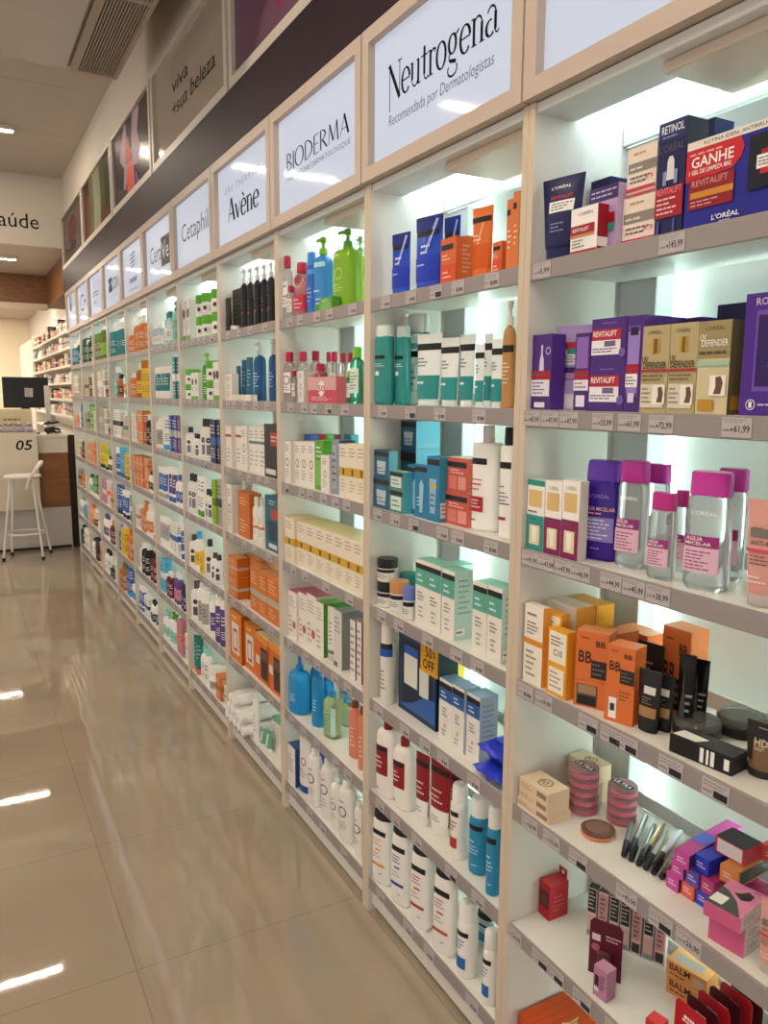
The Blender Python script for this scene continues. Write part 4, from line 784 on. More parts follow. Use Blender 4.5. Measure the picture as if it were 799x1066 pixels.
(4,2,'marinepump',.076,2.925,1.5725,.044,.032,.235,.300,0,None),
(4,2,'carton:white:cream',.030,3.145,1.5725,.219,.030,.025,.000,0,'small flat white carton'),
(4,3,'whitered4',.052,3.322,1.2810,.080,.080,.181,.000,0,None),
(4,3,'whitered4',.072,3.243,1.2810,.078,.080,.182,.000,0,None),
(4,3,'whitesmall',.070,3.166,1.2810,.074,.080,.186,.000,0,None),
(4,3,'whitetealcap',.080,3.097,1.2810,.062,.080,.188,.000,0,None),
(4,3,'whitetealcap',.080,3.037,1.2810,.057,.080,.190,.000,0,None),
(4,3,'whitetealcap',.080,2.968,1.2810,.078,.080,.192,.000,0,None),
(4,3,'giftblack',.070,2.830,1.2810,.152,.090,.205,.000,0,None),
(4,4,'whitesmall',.042,3.329,0.9895,.066,.060,.215,.000,0,None),
(4,4,'whitesmall',.108,3.323,0.9895,.078,.060,.211,.000,0,None),
(4,4,'orangetall',.057,3.186,0.9895,.151,.055,.194,.000,0,None),
(4,4,'whiteorangebottle',.063,3.279,0.9895,.033,.026,.233,.350,0,None),
(4,4,'whiteorangebottle',.101,3.265,0.9895,.036,.029,.223,.350,0,None),
(4,4,'whiteorangebottle',.054,3.092,0.9895,.035,.028,.185,.350,0,None),
(4,4,'whiteorangebottle',.054,3.023,0.9895,.034,.027,.191,.350,0,None),
(4,4,'giftteal',.070,2.830,0.9895,.159,.090,.217,.000,0,None),
(4,5,'orangestack',.040,3.302,0.6980,.120,.055,.098,.000,0,'lower orange carton with grey band'),
(4,5,'orangestack',.040,3.302,0.7968,.120,.055,.086,.000,0,'upper orange carton with grey band'),
(4,5,'orangestack',.096,3.165,0.6980,.144,.055,.109,.000,0,'lower orange carton, second column'),
(4,5,'orangestack',.096,3.165,0.8079,.147,.055,.090,.000,0,'upper orange carton, second column'),
(4,5,'orangestack',.111,3.300,0.6980,.124,.050,.183,.000,0,'orange carton at back'),
(4,5,'orangestack',.162,3.282,0.6980,.143,.050,.163,.000,0,'orange carton at back'),
(4,5,'orangestack',.048,3.039,0.6980,.105,.055,.190,.000,0,'tall orange carton with grey band'),
(4,5,'orangestack',.048,2.939,0.6980,.094,.055,.187,.000,0,'tall orange carton with grey band'),
(4,5,'orangestack',.048,2.823,0.6980,.129,.055,.194,.000,0,'tall orange carton with grey band'),
(4,6,'kit',.042,3.282,0.4065,.160,.060,.225,.000,0,None),
(4,6,'kit',.055,3.127,0.4065,.149,.060,.205,.000,0,None),
(4,6,'tealtop',.145,3.277,0.4065,.143,.050,.171,.000,0,None),
(4,6,'kitdark',.055,2.976,0.4065,.150,.060,.199,.000,0,None),
(4,6,'tealtop',.145,3.103,0.4065,.168,.050,.173,.000,0,None),
(4,6,'kitdark',.055,2.826,0.4065,.137,.060,.205,.000,0,None),
(4,7,'whitetube',.155,3.333,0.1415,.052,.050,.180,.000,(1.571,0),'white tube in lying pile'),
(4,7,'whitetube',.155,3.277,0.1415,.052,.050,.180,.000,(1.571,0),'white tube in lying pile'),
(4,7,'whitetube',.155,3.222,0.1415,.052,.050,.180,.000,(1.571,0),'white tube in lying pile'),
(4,7,'whitetube',.155,3.166,0.1415,.052,.050,.180,.000,(1.571,0),'white tube in lying pile'),
(4,7,'whitetube',.155,3.111,0.1415,.052,.050,.180,.000,(1.571,0),'white tube in lying pile'),
(4,7,'whitetube',.155,3.305,0.1915,.052,.050,.180,.000,(1.571,0),'white tube in lying pile'),
(4,7,'whitetube',.155,3.249,0.1915,.052,.050,.180,.000,(1.571,0),'white tube in lying pile'),
(4,7,'whitetube',.155,3.194,0.1915,.052,.050,.180,.000,(1.571,0),'white tube in lying pile'),
(4,7,'whitetube',.155,3.138,0.1915,.052,.050,.180,.000,(1.571,0),'white tube in lying pile'),
(4,7,'whitetube',.155,3.277,0.2415,.052,.050,.180,.000,(1.571,0),'white tube in lying pile'),
(4,7,'whitetube',.155,3.222,0.2415,.052,.050,.180,.000,(1.571,0),'white tube in lying pile'),
(4,7,'whitebottle4',.024,3.054,0.1150,.038,.023,.221,.350,0,None),
(4,7,'minttube',.031,2.995,0.1150,.048,.019,.078,.200,0,None),
(4,7,'minttube',.036,2.940,0.1150,.053,.021,.089,.200,0,None),
(4,7,'mintwhite',.100,2.939,0.1150,.050,.080,.140,.000,0,None),
(4,7,'mintwhite',.100,2.889,0.1150,.046,.080,.144,.000,0,None),
(4,7,'whitebottle4',.147,3.279,0.1150,.049,.030,.053,.350,0,'white bottle behind tubes'),
(5,1,'catbox',.035,4.012,1.8640,.068,.040,.200,-.008,0,None),
(5,1,'catbox',.036,3.937,1.8640,.068,.040,.200,-.026,0,None),
(5,1,'cattub',.054,3.782,1.8640,.087,.072,.100,.702,0,None),
(5,1,'cattub',.054,3.782,1.9646,.087,.072,.100,.702,0,None),
(5,1,'cattub',.055,3.687,1.8640,.087,.072,.100,.744,0,None),
(5,1,'cattub',.055,3.687,1.9646,.087,.072,.100,.744,0,None),
(5,1,'cattub',.050,3.525,1.8640,.078,.064,.100,.778,0,None),
(5,1,'cattub',.050,3.525,1.9646,.078,.064,.100,.778,0,None),
(5,2,'cattub',.050,4.004,1.5725,.082,.068,.075,.824,0,None),
(5,2,'cattub',.050,4.004,1.6481,.082,.068,.075,.824,0,None),
(5,2,'catbox',.037,3.894,1.5725,.058,.040,.130,.010,0,None),
(5,2,'catbox',.037,3.831,1.5725,.058,.040,.130,.005,0,None),
(5,2,'pump:green:lime',.048,3.736,1.5725,.053,.040,.220,.823,0,None),
(5,2,'cattub',.051,3.629,1.5725,.082,.068,.090,.826,0,None),
(5,2,'cattub',.051,3.629,1.6631,.082,.068,.090,.826,0,None),
(5,2,'catbox',.038,3.524,1.5725,.049,.040,.170,-.006,0,None),
(5,2,'catbox',.035,3.470,1.5725,.049,.040,.170,.026,0,None),
(5,3,'dropbottle',.033,4.018,1.2810,.053,.040,.150,.677,0,None),
(5,3,'dropbottle',.035,3.915,1.2810,.044,.032,.120,.737,0,None),
(5,3,'dropbottle',.029,3.865,1.2810,.044,.032,.120,.751,0,None),
(5,3,'dropbottle',.037,3.762,1.2810,.053,.040,.200,.767,0,None),
(5,3,'dropbottle',.042,3.702,1.2810,.053,.040,.200,.786,0,None),
(5,3,'carton:navy:blue',.054,3.595,1.2810,.049,.072,.200,.029,0,None),
(5,3,'carton:navy:blue',.048,3.542,1.2810,.049,.072,.200,.022,0,None),
(5,3,'carton:navy:blue',.054,3.487,1.2810,.049,.072,.200,.004,0,None),
(5,4,'dropbottle',.034,4.021,0.9895,.049,.036,.200,.816,0,None),
(5,4,'dropbottle',.035,3.967,0.9895,.049,.036,.200,.663,0,None),
(5,4,'tube:white:green',.038,3.872,0.9895,.049,.032,.200,.518,0,None),
(5,4,'tube:white:green',.034,3.818,0.9895,.049,.032,.200,.530,0,None),
(5,4,'dropbottle',.035,3.725,0.9895,.049,.036,.150,.825,0,None),
(5,4,'dropbottle',.034,3.672,0.9895,.049,.036,.150,.659,0,None),
(5,4,'carton:lime:olive',.042,3.577,0.9895,.049,.056,.210,.023,0,None),
(5,4,'carton:grey:navy',.043,3.480,0.9895,.053,.056,.220,.030,0,None),
(5,5,'dropbottle2',.034,4.019,0.6980,.053,.040,.170,.770,0,None),
(5,5,'bottle:white:sky:yellow',.036,3.921,0.6980,.058,.040,.200,.732,0,None),
(5,5,'bottle:yellow:white',.028,3.828,0.6980,.039,.032,.150,.658,0,None),
(5,5,'dropbottle',.037,3.736,0.6980,.058,.040,.190,.842,0,None),
(5,5,'dropbottle2',.033,3.637,0.6980,.053,.036,.140,.742,0,None),
(5,5,'dropbottle2',.034,3.579,0.6980,.053,.036,.140,.769,0,None),
(5,5,'bottle:azure:white',.053,3.480,0.6980,.058,.040,.210,.838,0,None),
(5,6,'dropbottle2',.040,4.011,0.4065,.068,.048,.210,.794,0,None),
(5,6,'lotion:white:white:grey',.038,3.887,0.4065,.063,.044,.230,.846,0,None),
(5,6,'lotion:white:white:grey',.037,3.817,0.4065,.063,.044,.230,.652,0,None),
(5,6,'lotion:white:white:purple',.044,3.698,0.4065,.058,.040,.200,.654,0,None),
(5,6,'shampoo:purple:white',.038,3.575,0.4065,.068,.044,.230,.662,0,None),
(5,6,'shampoo:purple:white',.039,3.501,0.4065,.068,.044,.230,.786,0,None),
(5,7,'coraltube',.037,4.021,0.1150,.049,.040,.200,.648,0,None),
(5,7,'coraltube',.032,3.968,0.1150,.049,.040,.200,.635,0,None),
(5,7,'bottle:white:mint',.037,3.876,0.1150,.049,.040,.180,.741,0,None),
(5,7,'bottle:white:mint',.037,3.823,0.1150,.049,.040,.180,.723,0,None),
(5,7,'jar:white:white:grey',.053,3.709,0.1150,.097,.072,.120,.769,0,None),
(5,7,'carton:orange:amber',.042,3.579,0.1150,.078,.056,.120,.016,0,None),
(5,7,'carton:white:grey',.039,3.475,0.1150,.049,.040,.100,.014,0,None),
(6,1,'bottle:clear:white:white',.036,4.713,1.8640,.058,.040,.130,.811,0,None),
(6,1,'bottle:clear:white:white',.036,4.649,1.8640,.058,.040,.130,.737,0,None),
(6,1,'bottle:clear:white:white',.035,4.584,1.8640,.058,.040,.130,.714,0,None),
(6,1,'bottle:clear:teal:white',.046,4.454,1.8640,.058,.040,.180,.738,0,None),
(6,1,'bottle:clear:teal:white',.040,4.389,1.8640,.058,.040,.180,.717,0,None),
(6,1,'pump:mint:teal',.042,4.262,1.8640,.053,.040,.220,.740,0,None),
(6,1,'pump:mint:teal',.035,4.204,1.8640,.053,.040,.220,.756,0,None),
(6,2,'tube:white:white:teal',.039,4.714,1.5725,.056,.036,.180,.668,0,None),
(6,2,'tube:white:white:teal',.035,4.652,1.5725,.056,.036,.180,.661,0,None),
(6,2,'tube:white:white:teal',.039,4.589,1.5725,.056,.036,.180,.569,0,None),
(6,2,'tube:white:white:teal',.035,4.528,1.5725,.056,.036,.180,.659,0,None),
(6,2,'tube:white:white:teal',.035,4.466,1.5725,.056,.036,.180,.583,0,None),
(6,2,'pump:white:white:grey',.056,4.352,1.5725,.053,.040,.230,.834,0,None),
(6,2,'carton:teal:white',.043,4.243,1.5725,.049,.064,.220,.027,0,None),
(6,2,'carton:teal:white',.051,4.187,1.5725,.049,.064,.220,-.004,0,None),
(6,3,'lotion:white:white:grey',.046,4.697,1.2810,.087,.048,.180,.694,0,None),
(6,3,'tube:white:sky',.046,4.526,1.2810,.107,.040,.190,.633,0,None),
(6,3,'carton:blue:silver',.037,4.376,1.2810,.049,.048,.200,-.010,0,None),
(6,3,'carton:purple:silver',.036,4.256,1.2810,.049,.048,.200,.005,0,None),
(6,3,'carton:purple:silver',.041,4.202,1.2810,.049,.048,.200,-.027,0,None),
(6,4,'tube:white:grey:blue',.038,4.714,0.9895,.053,.036,.180,.685,0,None),
(6,4,'tube:white:grey:blue',.040,4.655,0.9895,.053,.036,.180,.615,0,None),
(6,4,'tube:white:grey:blue',.038,4.598,0.9895,.053,.036,.180,.534,0,None),
(6,4,'tube:white:blue:purple',.038,4.465,0.9895,.058,.036,.200,.605,0,None),
(6,4,'tube:white:blue:purple',.040,4.400,0.9895,.058,.036,.200,.622,0,None),
(6,4,'bottle:white:blue:blue',.034,4.268,0.9895,.053,.036,.170,.822,0,None),
(6,4,'bottle:white:blue:blue',.035,4.208,0.9895,.053,.036,.170,.720,0,None),
(6,5,'tube:white:white:grey',.037,4.716,0.6980,.053,.036,.170,.663,0,None),
(6,5,'tube:white:white:grey',.039,4.657,0.6980,.053,.036,.170,.684,0,None),
(6,5,'tube:white:white:grey',.039,4.596,0.6980,.053,.036,.170,.502,0,None),
(6,5,'carton:white:blue',.038,4.463,0.6980,.053,.040,.180,-.027,0,None),
(6,5,'carton:white:blue',.033,4.405,0.6980,.053,.040,.180,.002,0,None),
(6,5,'carton:white:blue',.035,4.345,0.6980,.053,.040,.180,.017,0,None),
(6,5,'tube:white:blue:blue',.033,4.213,0.6980,.053,.036,.200,.525,0,None),
(6,6,'carton:azure:white',.039,4.698,0.4065,.087,.048,.200,.028,0,None),
(6,6,'bottle:maroon:white',.032,4.568,0.4065,.049,.036,.150,.750,0,None),
(6,6,'bottle:maroon:white',.032,4.515,0.4065,.049,.036,.150,.720,0,None),
(6,6,'bottle:purple:white:pink',.037,4.406,0.4065,.049,.036,.180,.722,0,None),
(6,6,'bottle:purple:white:pink',.035,4.353,0.4065,.049,.036,.180,.675,0,None),
(6,6,'bottle:navy:black',.035,4.243,0.4065,.049,.036,.140,.726,0,None),
(6,6,'bottle:navy:black',.031,4.190,0.4065,.049,.036,.140,.725,0,None),
(6,7,'pump:white:mint:mint',.041,4.712,0.1150,.058,.040,.170,.726,0,None),
(6,7,'pump:white:mint:mint',.039,4.648,0.1150,.058,.040,.170,.736,0,None),
(6,7,'pump:white:green:mint',.038,4.535,0.1150,.058,.040,.200,.791,0,None),
(6,7,'pump:white:green:mint',.040,4.471,0.1150,.058,.040,.200,.742,0,None),
(6,7,'carton:pink:coral',.035,4.360,0.1150,.053,.040,.200,.012,0,None),
(6,7,'carton:pink:coral',.034,4.301,0.1150,.053,.040,.200,-.004,0,None),
(6,7,'carton:white:silver',.038,4.188,0.1150,.058,.040,.160,-.008,0,None),
(7,1,'pump:orange:cream',.044,5.393,1.8640,.087,.048,.150,.702,0,None),
(7,1,'pump:orange:white',.050,5.211,1.8640,.097,.052,.220,.813,0,None),
(7,1,'pump:orange:white',.050,5.107,1.8640,.097,.052,.220,.808,0,None),
(7,1,'bottle:orange:orange',.044,4.929,1.8640,.078,.048,.180,.763,0,None),
(7,2,'bottle:orange:white',.036,5.410,1.5725,.058,.040,.160,.651,0,None),
(7,2,'bottle:orange:white',.037,5.346,1.5725,.058,.040,.160,.659,0,None),
(7,2,'bottle:amber:white:yellow',.039,5.201,1.5725,.068,.040,.220,.826,0,None),
(7,2,'shampoo:yellow:amber',.037,5.053,1.5725,.063,.040,.230,.818,0,None),
(7,2,'shampoo:yellow:amber',.038,4.984,1.5725,.063,.040,.230,.785,0,None),
(7,2,'shampoo:yellow:amber',.039,4.914,1.5725,.063,.040,.230,.766,0,None),
(7,3,'carton:white:cream',.035,5.411,1.2810,.053,.048,.190,.016,0,None),
(7,3,'carton:white:cream',.041,5.352,1.2810,.053,.048,.190,-.024,0,None),
(7,3,'carton:orange:coral',.046,5.240,1.2810,.058,.056,.210,-.026,0,None),
(7,3,'carton:orange:coral',.044,5.176,1.2810,.058,.056,.210,.020,0,None),
(7,3,'carton:orange:coral',.040,5.113,1.2810,.058,.056,.210,-.015,0,None),
(7,3,'bottle:black:white',.041,4.999,1.2810,.053,.040,.190,.729,0,None),
(7,3,'bottle:brown:white',.035,4.887,1.2810,.058,.040,.150,.720,0,None),
(7,4,'carton:orange:peach',.044,5.394,0.9895,.087,.064,.100,.000,0,None),
(7,4,'carton:orange:peach',.044,5.394,1.0901,.087,.064,.100,.000,0,None),
(7,4,'carton:orange:peach',.046,5.299,0.9895,.087,.064,.100,.015,0,None),
(7,4,'carton:orange:peach',.046,5.299,1.0901,.087,.064,.100,.015,0,None),
(7,4,'carton:orange:peach',.049,5.207,0.9895,.087,.064,.100,.015,0,None),
(7,4,'carton:orange:peach',.049,5.207,1.0901,.087,.064,.100,.015,0,None),
(7,4,'carton:peach:orange',.051,5.077,0.9895,.097,.064,.100,-.001,0,None),
(7,4,'carton:peach:orange',.051,5.077,1.0901,.097,.064,.100,-.001,0,None),
(7,4,'bottle:white:black:black',.038,4.968,0.9895,.049,.040,.130,.680,0,None),
(7,4,'bottle:white:black:black',.037,4.915,0.9895,.049,.040,.130,.833,0,None),
(7,4,'bottle:white:black:black',.035,4.861,0.9895,.049,.040,.130,.794,0,None),
(7,5,'carton:white:pink',.033,5.415,0.6980,.049,.040,.150,-.018,0,None),
(7,5,'carton:white:pink',.034,5.360,0.6980,.049,.040,.150,-.016,0,None),
(7,5,'pump:orange:orange',.046,5.246,0.6980,.068,.048,.200,.709,0,None),
(7,5,'pump:orange:orange',.042,5.172,0.6980,.068,.048,.200,.821,0,None),
(7,5,'bottle:white:white:orange',.035,5.053,0.6980,.058,.040,.200,.694,0,None),
(7,5,'bottle:white:white:orange',.035,4.990,0.6980,.058,.040,.200,.727,0,None),
(7,5,'tube:white:coral',.030,4.881,0.6980,.049,.032,.180,.564,0,None),
(7,6,'bottle:white:white:cream',.054,5.408,0.4065,.058,.040,.180,.848,0,None),
(7,6,'bottle:black:white',.041,5.249,0.4065,.073,.048,.210,.744,0,None),
(7,6,'bottle:black:white',.042,5.169,0.4065,.073,.048,.210,.761,0,None),
(7,6,'bottle:maroon:black',.041,5.004,0.4065,.068,.048,.180,.821,0,None),
(7,6,'bottle:maroon:black',.041,4.930,0.4065,.068,.048,.180,.842,0,None),
(7,7,'tube:white:blue:blue',.032,5.409,0.1150,.058,.036,.170,.547,0,None),
(7,7,'tube:white:blue:blue',.034,5.345,0.1150,.058,.036,.170,.692,0,None),
(7,7,'carton:white:navy',.033,5.233,0.1150,.058,.040,.140,-.019,0,None),
(7,7,'carton:white:navy',.032,5.170,0.1150,.058,.040,.140,.012,0,None),
(7,7,'bottle:white:black:black',.038,5.060,0.1150,.053,.040,.150,.701,0,None),
(7,7,'bottle:white:black:black',.034,5.001,0.1150,.053,.040,.150,.735,0,None),
(7,7,'bottle:white:blue:blue',.037,4.888,0.1150,.068,.040,.200,.669,0,None),
(8,1,'shampoo:teal:teal',.039,6.097,1.8640,.073,.040,.180,.721,0,None),
(8,1,'shampoo:teal:teal',.038,6.019,1.8640,.073,.040,.180,.651,0,None),
(8,1,'shampoo:teal:white:teal',.039,5.819,1.8640,.073,.040,.220,.747,0,None),
(8,1,'shampoo:teal:white:teal',.041,5.741,1.8640,.073,.040,.220,.841,0,None),
(8,1,'shampoo:teal:white:teal',.039,5.661,1.8640,.073,.040,.220,.674,0,None),
(8,2,'bottle:clear:white:mint',.053,6.101,1.5725,.068,.040,.220,.673,0,None),
(8,2,'bottle:clear:white:mint',.055,6.026,1.5725,.068,.040,.220,.669,0,None),
(8,2,'bottle:amber:black:brown',.036,5.879,1.5725,.058,.040,.160,.804,0,None),
(8,2,'bottle:amber:black:brown',.035,5.815,1.5725,.058,.040,.160,.785,0,None),
(8,2,'bottle:clear:grey:orange',.041,5.674,1.5725,.058,.040,.190,.703,0,None),
(8,2,'bottle:clear:grey:orange',.042,5.610,1.5725,.058,.040,.190,.785,0,None),
(8,3,'carton:white:black',.036,6.108,1.2810,.053,.048,.200,-.000,0,None),
(8,3,'carton:white:black',.041,6.049,1.2810,.053,.048,.200,.011,0,None),
(8,3,'carton:white:black',.036,5.990,1.2810,.053,.048,.200,.009,0,None),
(8,3,'carton:white:black',.036,5.931,1.2810,.053,.048,.200,.023,0,None),
(8,3,'carton:white:black',.036,5.872,1.2810,.053,.048,.200,.026,0,None),
(8,3,'carton:beige:teal',.034,5.726,1.2810,.049,.040,.160,.013,0,None),
(8,3,'carton:beige:teal',.035,5.671,1.2810,.049,.040,.160,.009,0,None),
(8,3,'carton:beige:teal',.033,5.618,1.2810,.049,.040,.160,-.019,0,None),
(8,4,'tube:white:blue:blue',.038,6.109,0.9895,.053,.036,.210,.651,0,None),
(8,4,'tube:white:blue:blue',.038,6.049,0.9895,.053,.036,.210,.572,0,None),
(8,4,'tube:azure:blue',.036,5.934,0.9895,.058,.036,.220,.675,0,None),
(8,4,'tube:azure:blue',.037,5.871,0.9895,.058,.036,.220,.549,0,None),
(8,4,'tube:yellow:olive',.032,5.754,0.9895,.053,.036,.180,.567,0,None),
(8,4,'tube:yellow:olive',.033,5.696,0.9895,.053,.036,.180,.654,0,None),
(8,4,'carton:white:blue',.038,5.584,0.9895,.053,.040,.190,-.023,0,None),
(8,5,'tube:blue:navy',.033,6.106,0.6980,.058,.036,.220,.523,0,None),
(8,5,'tube:blue:navy',.038,6.041,0.6980,.058,.036,.220,.537,0,None),
(8,5,'tube:white:navy:blue',.032,5.891,0.6980,.053,.036,.200,.649,0,None),
(8,5,'tube:white:navy:blue',.035,5.831,0.6980,.053,.036,.200,.618,0,None),
(8,5,'tube:white:navy:blue',.032,5.773,0.6980,.053,.036,.200,.539,0,None),
(8,5,'carton:teal:white',.039,5.622,0.6980,.058,.040,.190,-.018,0,None),
(8,6,'bottle:blue:blue',.045,6.101,0.4065,.068,.040,.200,.656,0,None),
(8,6,'lotion:yellow:white',.045,5.980,0.4065,.082,.048,.230,.840,0,None),
(8,6,'lotion:yellow:white',.044,5.892,0.4065,.082,.048,.230,.767,0,None),
(8,6,'bottle:orange:orange',.046,5.767,0.4065,.078,.048,.220,.787,0,None),
(8,6,'bottle:orange:orange',.045,5.683,0.4065,.078,.048,.220,.747,0,None),
(8,6,'bottle:black:amber',.037,5.571,0.4065,.058,.040,.130,.650,0,None),
(8,7,'bottle:amber:olive',.044,6.092,0.1150,.082,.048,.200,.748,0,None),
(8,7,'bottle:amber:olive',.043,6.004,0.1150,.082,.048,.200,.689,0,None),
(8,7,'tube:blue:sky',.036,5.861,0.1150,.068,.040,.210,.600,0,None),
(8,7,'tube:blue:sky',.038,5.787,0.1150,.068,.040,.210,.613,0,None),
(8,7,'bottle:white:blue:sky',.038,5.657,0.1150,.058,.040,.160,.677,0,None),
(8,7,'bottle:white:blue:sky',.036,5.593,0.1150,.058,.040,.160,.660,0,None),
(9,1,'shampoo:olive:green',.038,6.795,1.8640,.073,.040,.210,.666,0,None),
(9,1,'shampoo:olive:green',.042,6.715,1.8640,.073,.040,.210,.715,0,None),
(9,1,'shampoo:olive:green',.040,6.636,1.8640,.073,.040,.210,.677,0,None),
(9,1,'shampoo:olive:olive:lime',.041,6.497,1.8640,.073,.040,.220,.835,0,None),
(9,1,'shampoo:olive:olive:lime',.039,6.419,1.8640,.073,.040,.220,.719,0,None),
(9,1,'shampoo:green:olive',.042,6.288,1.8640,.058,.040,.200,.822,0,None),
(9,2,'carton:cream:white',.045,6.795,1.5725,.073,.048,.200,-.001,0,None),
(9,2,'carton:cream:white',.039,6.716,1.5725,.073,.048,.200,-.025,0,None),
(9,2,'carton:cream:white',.040,6.637,1.5725,.073,.048,.200,-.000,0,None),
(9,2,'carton:white:grey',.043,6.512,1.5725,.078,.048,.210,-.005,0,None),
(9,2,'jar:brown:brown',.048,6.380,1.5725,.087,.064,.060,.743,0,None),
(9,2,'jar:brown:brown',.048,6.286,1.5725,.087,.064,.060,.686,0,None),
(9,3,'carton:grey:silver',.044,6.791,1.2810,.078,.048,.210,-.008,0,None),
(9,3,'carton:grey:silver',.043,6.708,1.2810,.078,.048,.210,.006,0,None),
(9,3,'carton:grey:silver',.039,6.625,1.2810,.078,.048,.210,-.017,0,None),
(9,3,'carton:cream:grey',.036,6.508,1.2810,.068,.048,.200,-.002,0,None),
(9,3,'carton:cream:grey',.037,6.435,1.2810,.068,.048,.200,-.020,0,None),
(9,3,'jar:brown:black',.037,6.330,1.2810,.058,.048,.050,.655,0,None),
(9,3,'jar:brown:black',.037,6.266,1.2810,.058,.048,.050,.748,0,None),
(9,4,'tube:yellow:black',.035,6.803,0.9895,.058,.040,.200,.590,0,None),
(9,4,'tube:yellow:black',.040,6.738,0.9895,.058,.040,.200,.510,0,None),
(9,4,'tube:lime:black:yellow',.034,6.600,0.9895,.053,.040,.160,.505,0,None),
(9,4,'tube:lime:black:yellow',.033,6.540,0.9895,.053,.040,.160,.519,0,None),
(9,4,'bottle:white:black:black',.032,6.408,0.9895,.049,.036,.120,.774,0,None),
(9,4,'bottle:white:black:black',.031,6.355,0.9895,.049,.036,.120,.660,0,None),
(9,4,'bottle:white:black:black',.032,6.300,0.9895,.049,.036,.120,.808,0,None),
(9,5,'carton:pink:white',.046,6.787,0.6980,.087,.048,.190,-.012,0,None),
(9,5,'carton:pink:white',.041,6.694,0.6980,.087,.048,.190,.019,0,None),
(9,5,'carton:white:coral',.041,6.559,0.6980,.078,.048,.210,-.024,0,None),
(9,5,'carton:white:coral',.046,6.475,0.6980,.078,.048,.210,.006,0,None),
(9,5,'carton:peach:brown',.035,6.353,0.6980,.068,.048,.140,-.025,0,None),
(9,5,'carton:peach:brown',.035,6.279,0.6980,.068,.048,.140,-.027,0,None),
(9,6,'bottle:white:purple:purple',.042,6.799,0.4065,.063,.040,.190,.690,0,None),
(9,6,'bottle:white:purple:purple',.038,6.730,0.4065,.063,.040,.190,.811,0,None),
(9,6,'bottle:white:purple:purple',.042,6.661,0.4065,.063,.040,.190,.657,0,None),
(9,6,'bottle:white:white:pink',.044,6.554,0.4065,.068,.040,.220,.839,0,None),
(9,6,'bottle:brown:orange',.037,6.447,0.4065,.063,.040,.180,.820,0,None),
(9,6,'bottle:brown:orange',.036,6.378,0.4065,.063,.040,.180,.717,0,None),
(9,6,'jar:brown:brown',.046,6.270,0.4065,.068,.056,.060,.685,0,None),
(9,7,'bottle:white:black',.040,6.799,0.1150,.063,.040,.180,.817,0,None),
(9,7,'bottle:white:black',.042,6.730,0.1150,.063,.040,.180,.723,0,None),
(9,7,'bottle:white:black',.037,6.662,0.1150,.063,.040,.180,.806,0,None),
(9,7,'bottle:black:grey',.031,6.535,0.1150,.049,.036,.090,.684,0,None),
(9,7,'bottle:black:grey',.034,6.481,0.1150,.049,.036,.090,.792,0,None),
(9,7,'bottle:black:grey',.033,6.428,0.1150,.049,.036,.090,.681,0,None),
(9,7,'lotion:white:brown',.038,6.298,0.1150,.068,.040,.200,.743,0,None),
(10,1,'shampoo:pine:pine',.040,7.488,1.8640,.078,.040,.210,.669,0,None),
(10,1,'shampoo:pine:pine',.041,7.405,1.8640,.078,.040,.210,.778,0,None),
(10,1,'shampoo:pine:pine',.041,7.320,1.8640,.078,.040,.210,.740,0,None),
(10,1,'shampoo:green:white',.037,7.227,1.8640,.068,.040,.190,.717,0,None),
(10,1,'bottle:black:pine',.038,7.140,1.8640,.068,.040,.220,.730,0,None),
(10,1,'bottle:black:pine',.038,7.065,1.8640,.068,.040,.220,.764,0,None),
(10,1,'jar:white:white',.033,6.989,1.8640,.049,.040,.030,.780,0,None),
(10,1,'jar:white:white',.032,6.935,1.8640,.049,.040,.030,.681,0,None),
(10,2,'carton:beige:brown',.043,7.493,1.5725,.068,.048,.170,-.029,0,None),
(10,2,'carton:beige:brown',.046,7.420,1.5725,.068,.048,.170,-.017,0,None),
(10,2,'carton:beige:brown',.042,7.345,1.5725,.068,.048,.170,.017,0,None),
(10,2,'carton:brown:beige',.041,7.230,1.5725,.058,.048,.160,.002,0,None),
(10,2,'carton:brown:beige',.036,7.167,1.5725,.058,.048,.160,-.025,0,None),
(10,2,'carton:cream:beige',.039,7.050,1.5725,.068,.048,.190,-.029,0,None),
(10,2,'carton:cream:beige',.040,6.976,1.5725,.068,.048,.190,.024,0,None),
(10,3,'carton:grey:brown',.039,7.494,1.2810,.068,.048,.150,-.017,0,None),
(10,3,'carton:grey:brown',.040,7.419,1.2810,.068,.048,.150,.009,0,None),
(10,3,'tube:green:lime',.041,7.281,1.2810,.073,.040,.220,.569,0,None),
(10,3,'tube:green:lime',.038,7.203,1.2810,.073,.040,.220,.522,0,None),
(10,3,'carton:beige:grey',.040,7.065,1.2810,.068,.048,.170,.019,0,None),
(10,3,'carton:beige:grey',.039,6.992,1.2810,.068,.048,.170,-.002,0,None),
(10,4,'carton:peach:beige',.039,7.491,0.9895,.073,.048,.170,-.009,0,None),
(10,4,'carton:peach:beige',.039,7.412,0.9895,.073,.048,.170,.003,0,None),
(10,4,'carton:peach:beige',.042,7.333,0.9895,.073,.048,.170,.009,0,None),
(10,4,'carton:peach:coral',.037,7.200,0.9895,.068,.048,.190,-.009,0,None),
(10,4,'carton:peach:coral',.038,7.126,0.9895,.068,.048,.190,-.004,0,None),
(10,4,'carton:beige:orange',.037,6.992,0.9895,.078,.048,.150,-.020,0,None),
(10,5,'bottle:white:pine:mint',.040,7.495,0.6980,.063,.040,.170,.825,0,None),
(10,5,'bottle:white:pine:mint',.039,7.426,0.6980,.063,.040,.170,.836,0,None),
(10,5,'tube:green:white',.036,7.284,0.6980,.063,.040,.170,.690,0,None),
(10,5,'tube:green:white',.039,7.214,0.6980,.063,.040,.170,.597,0,None),
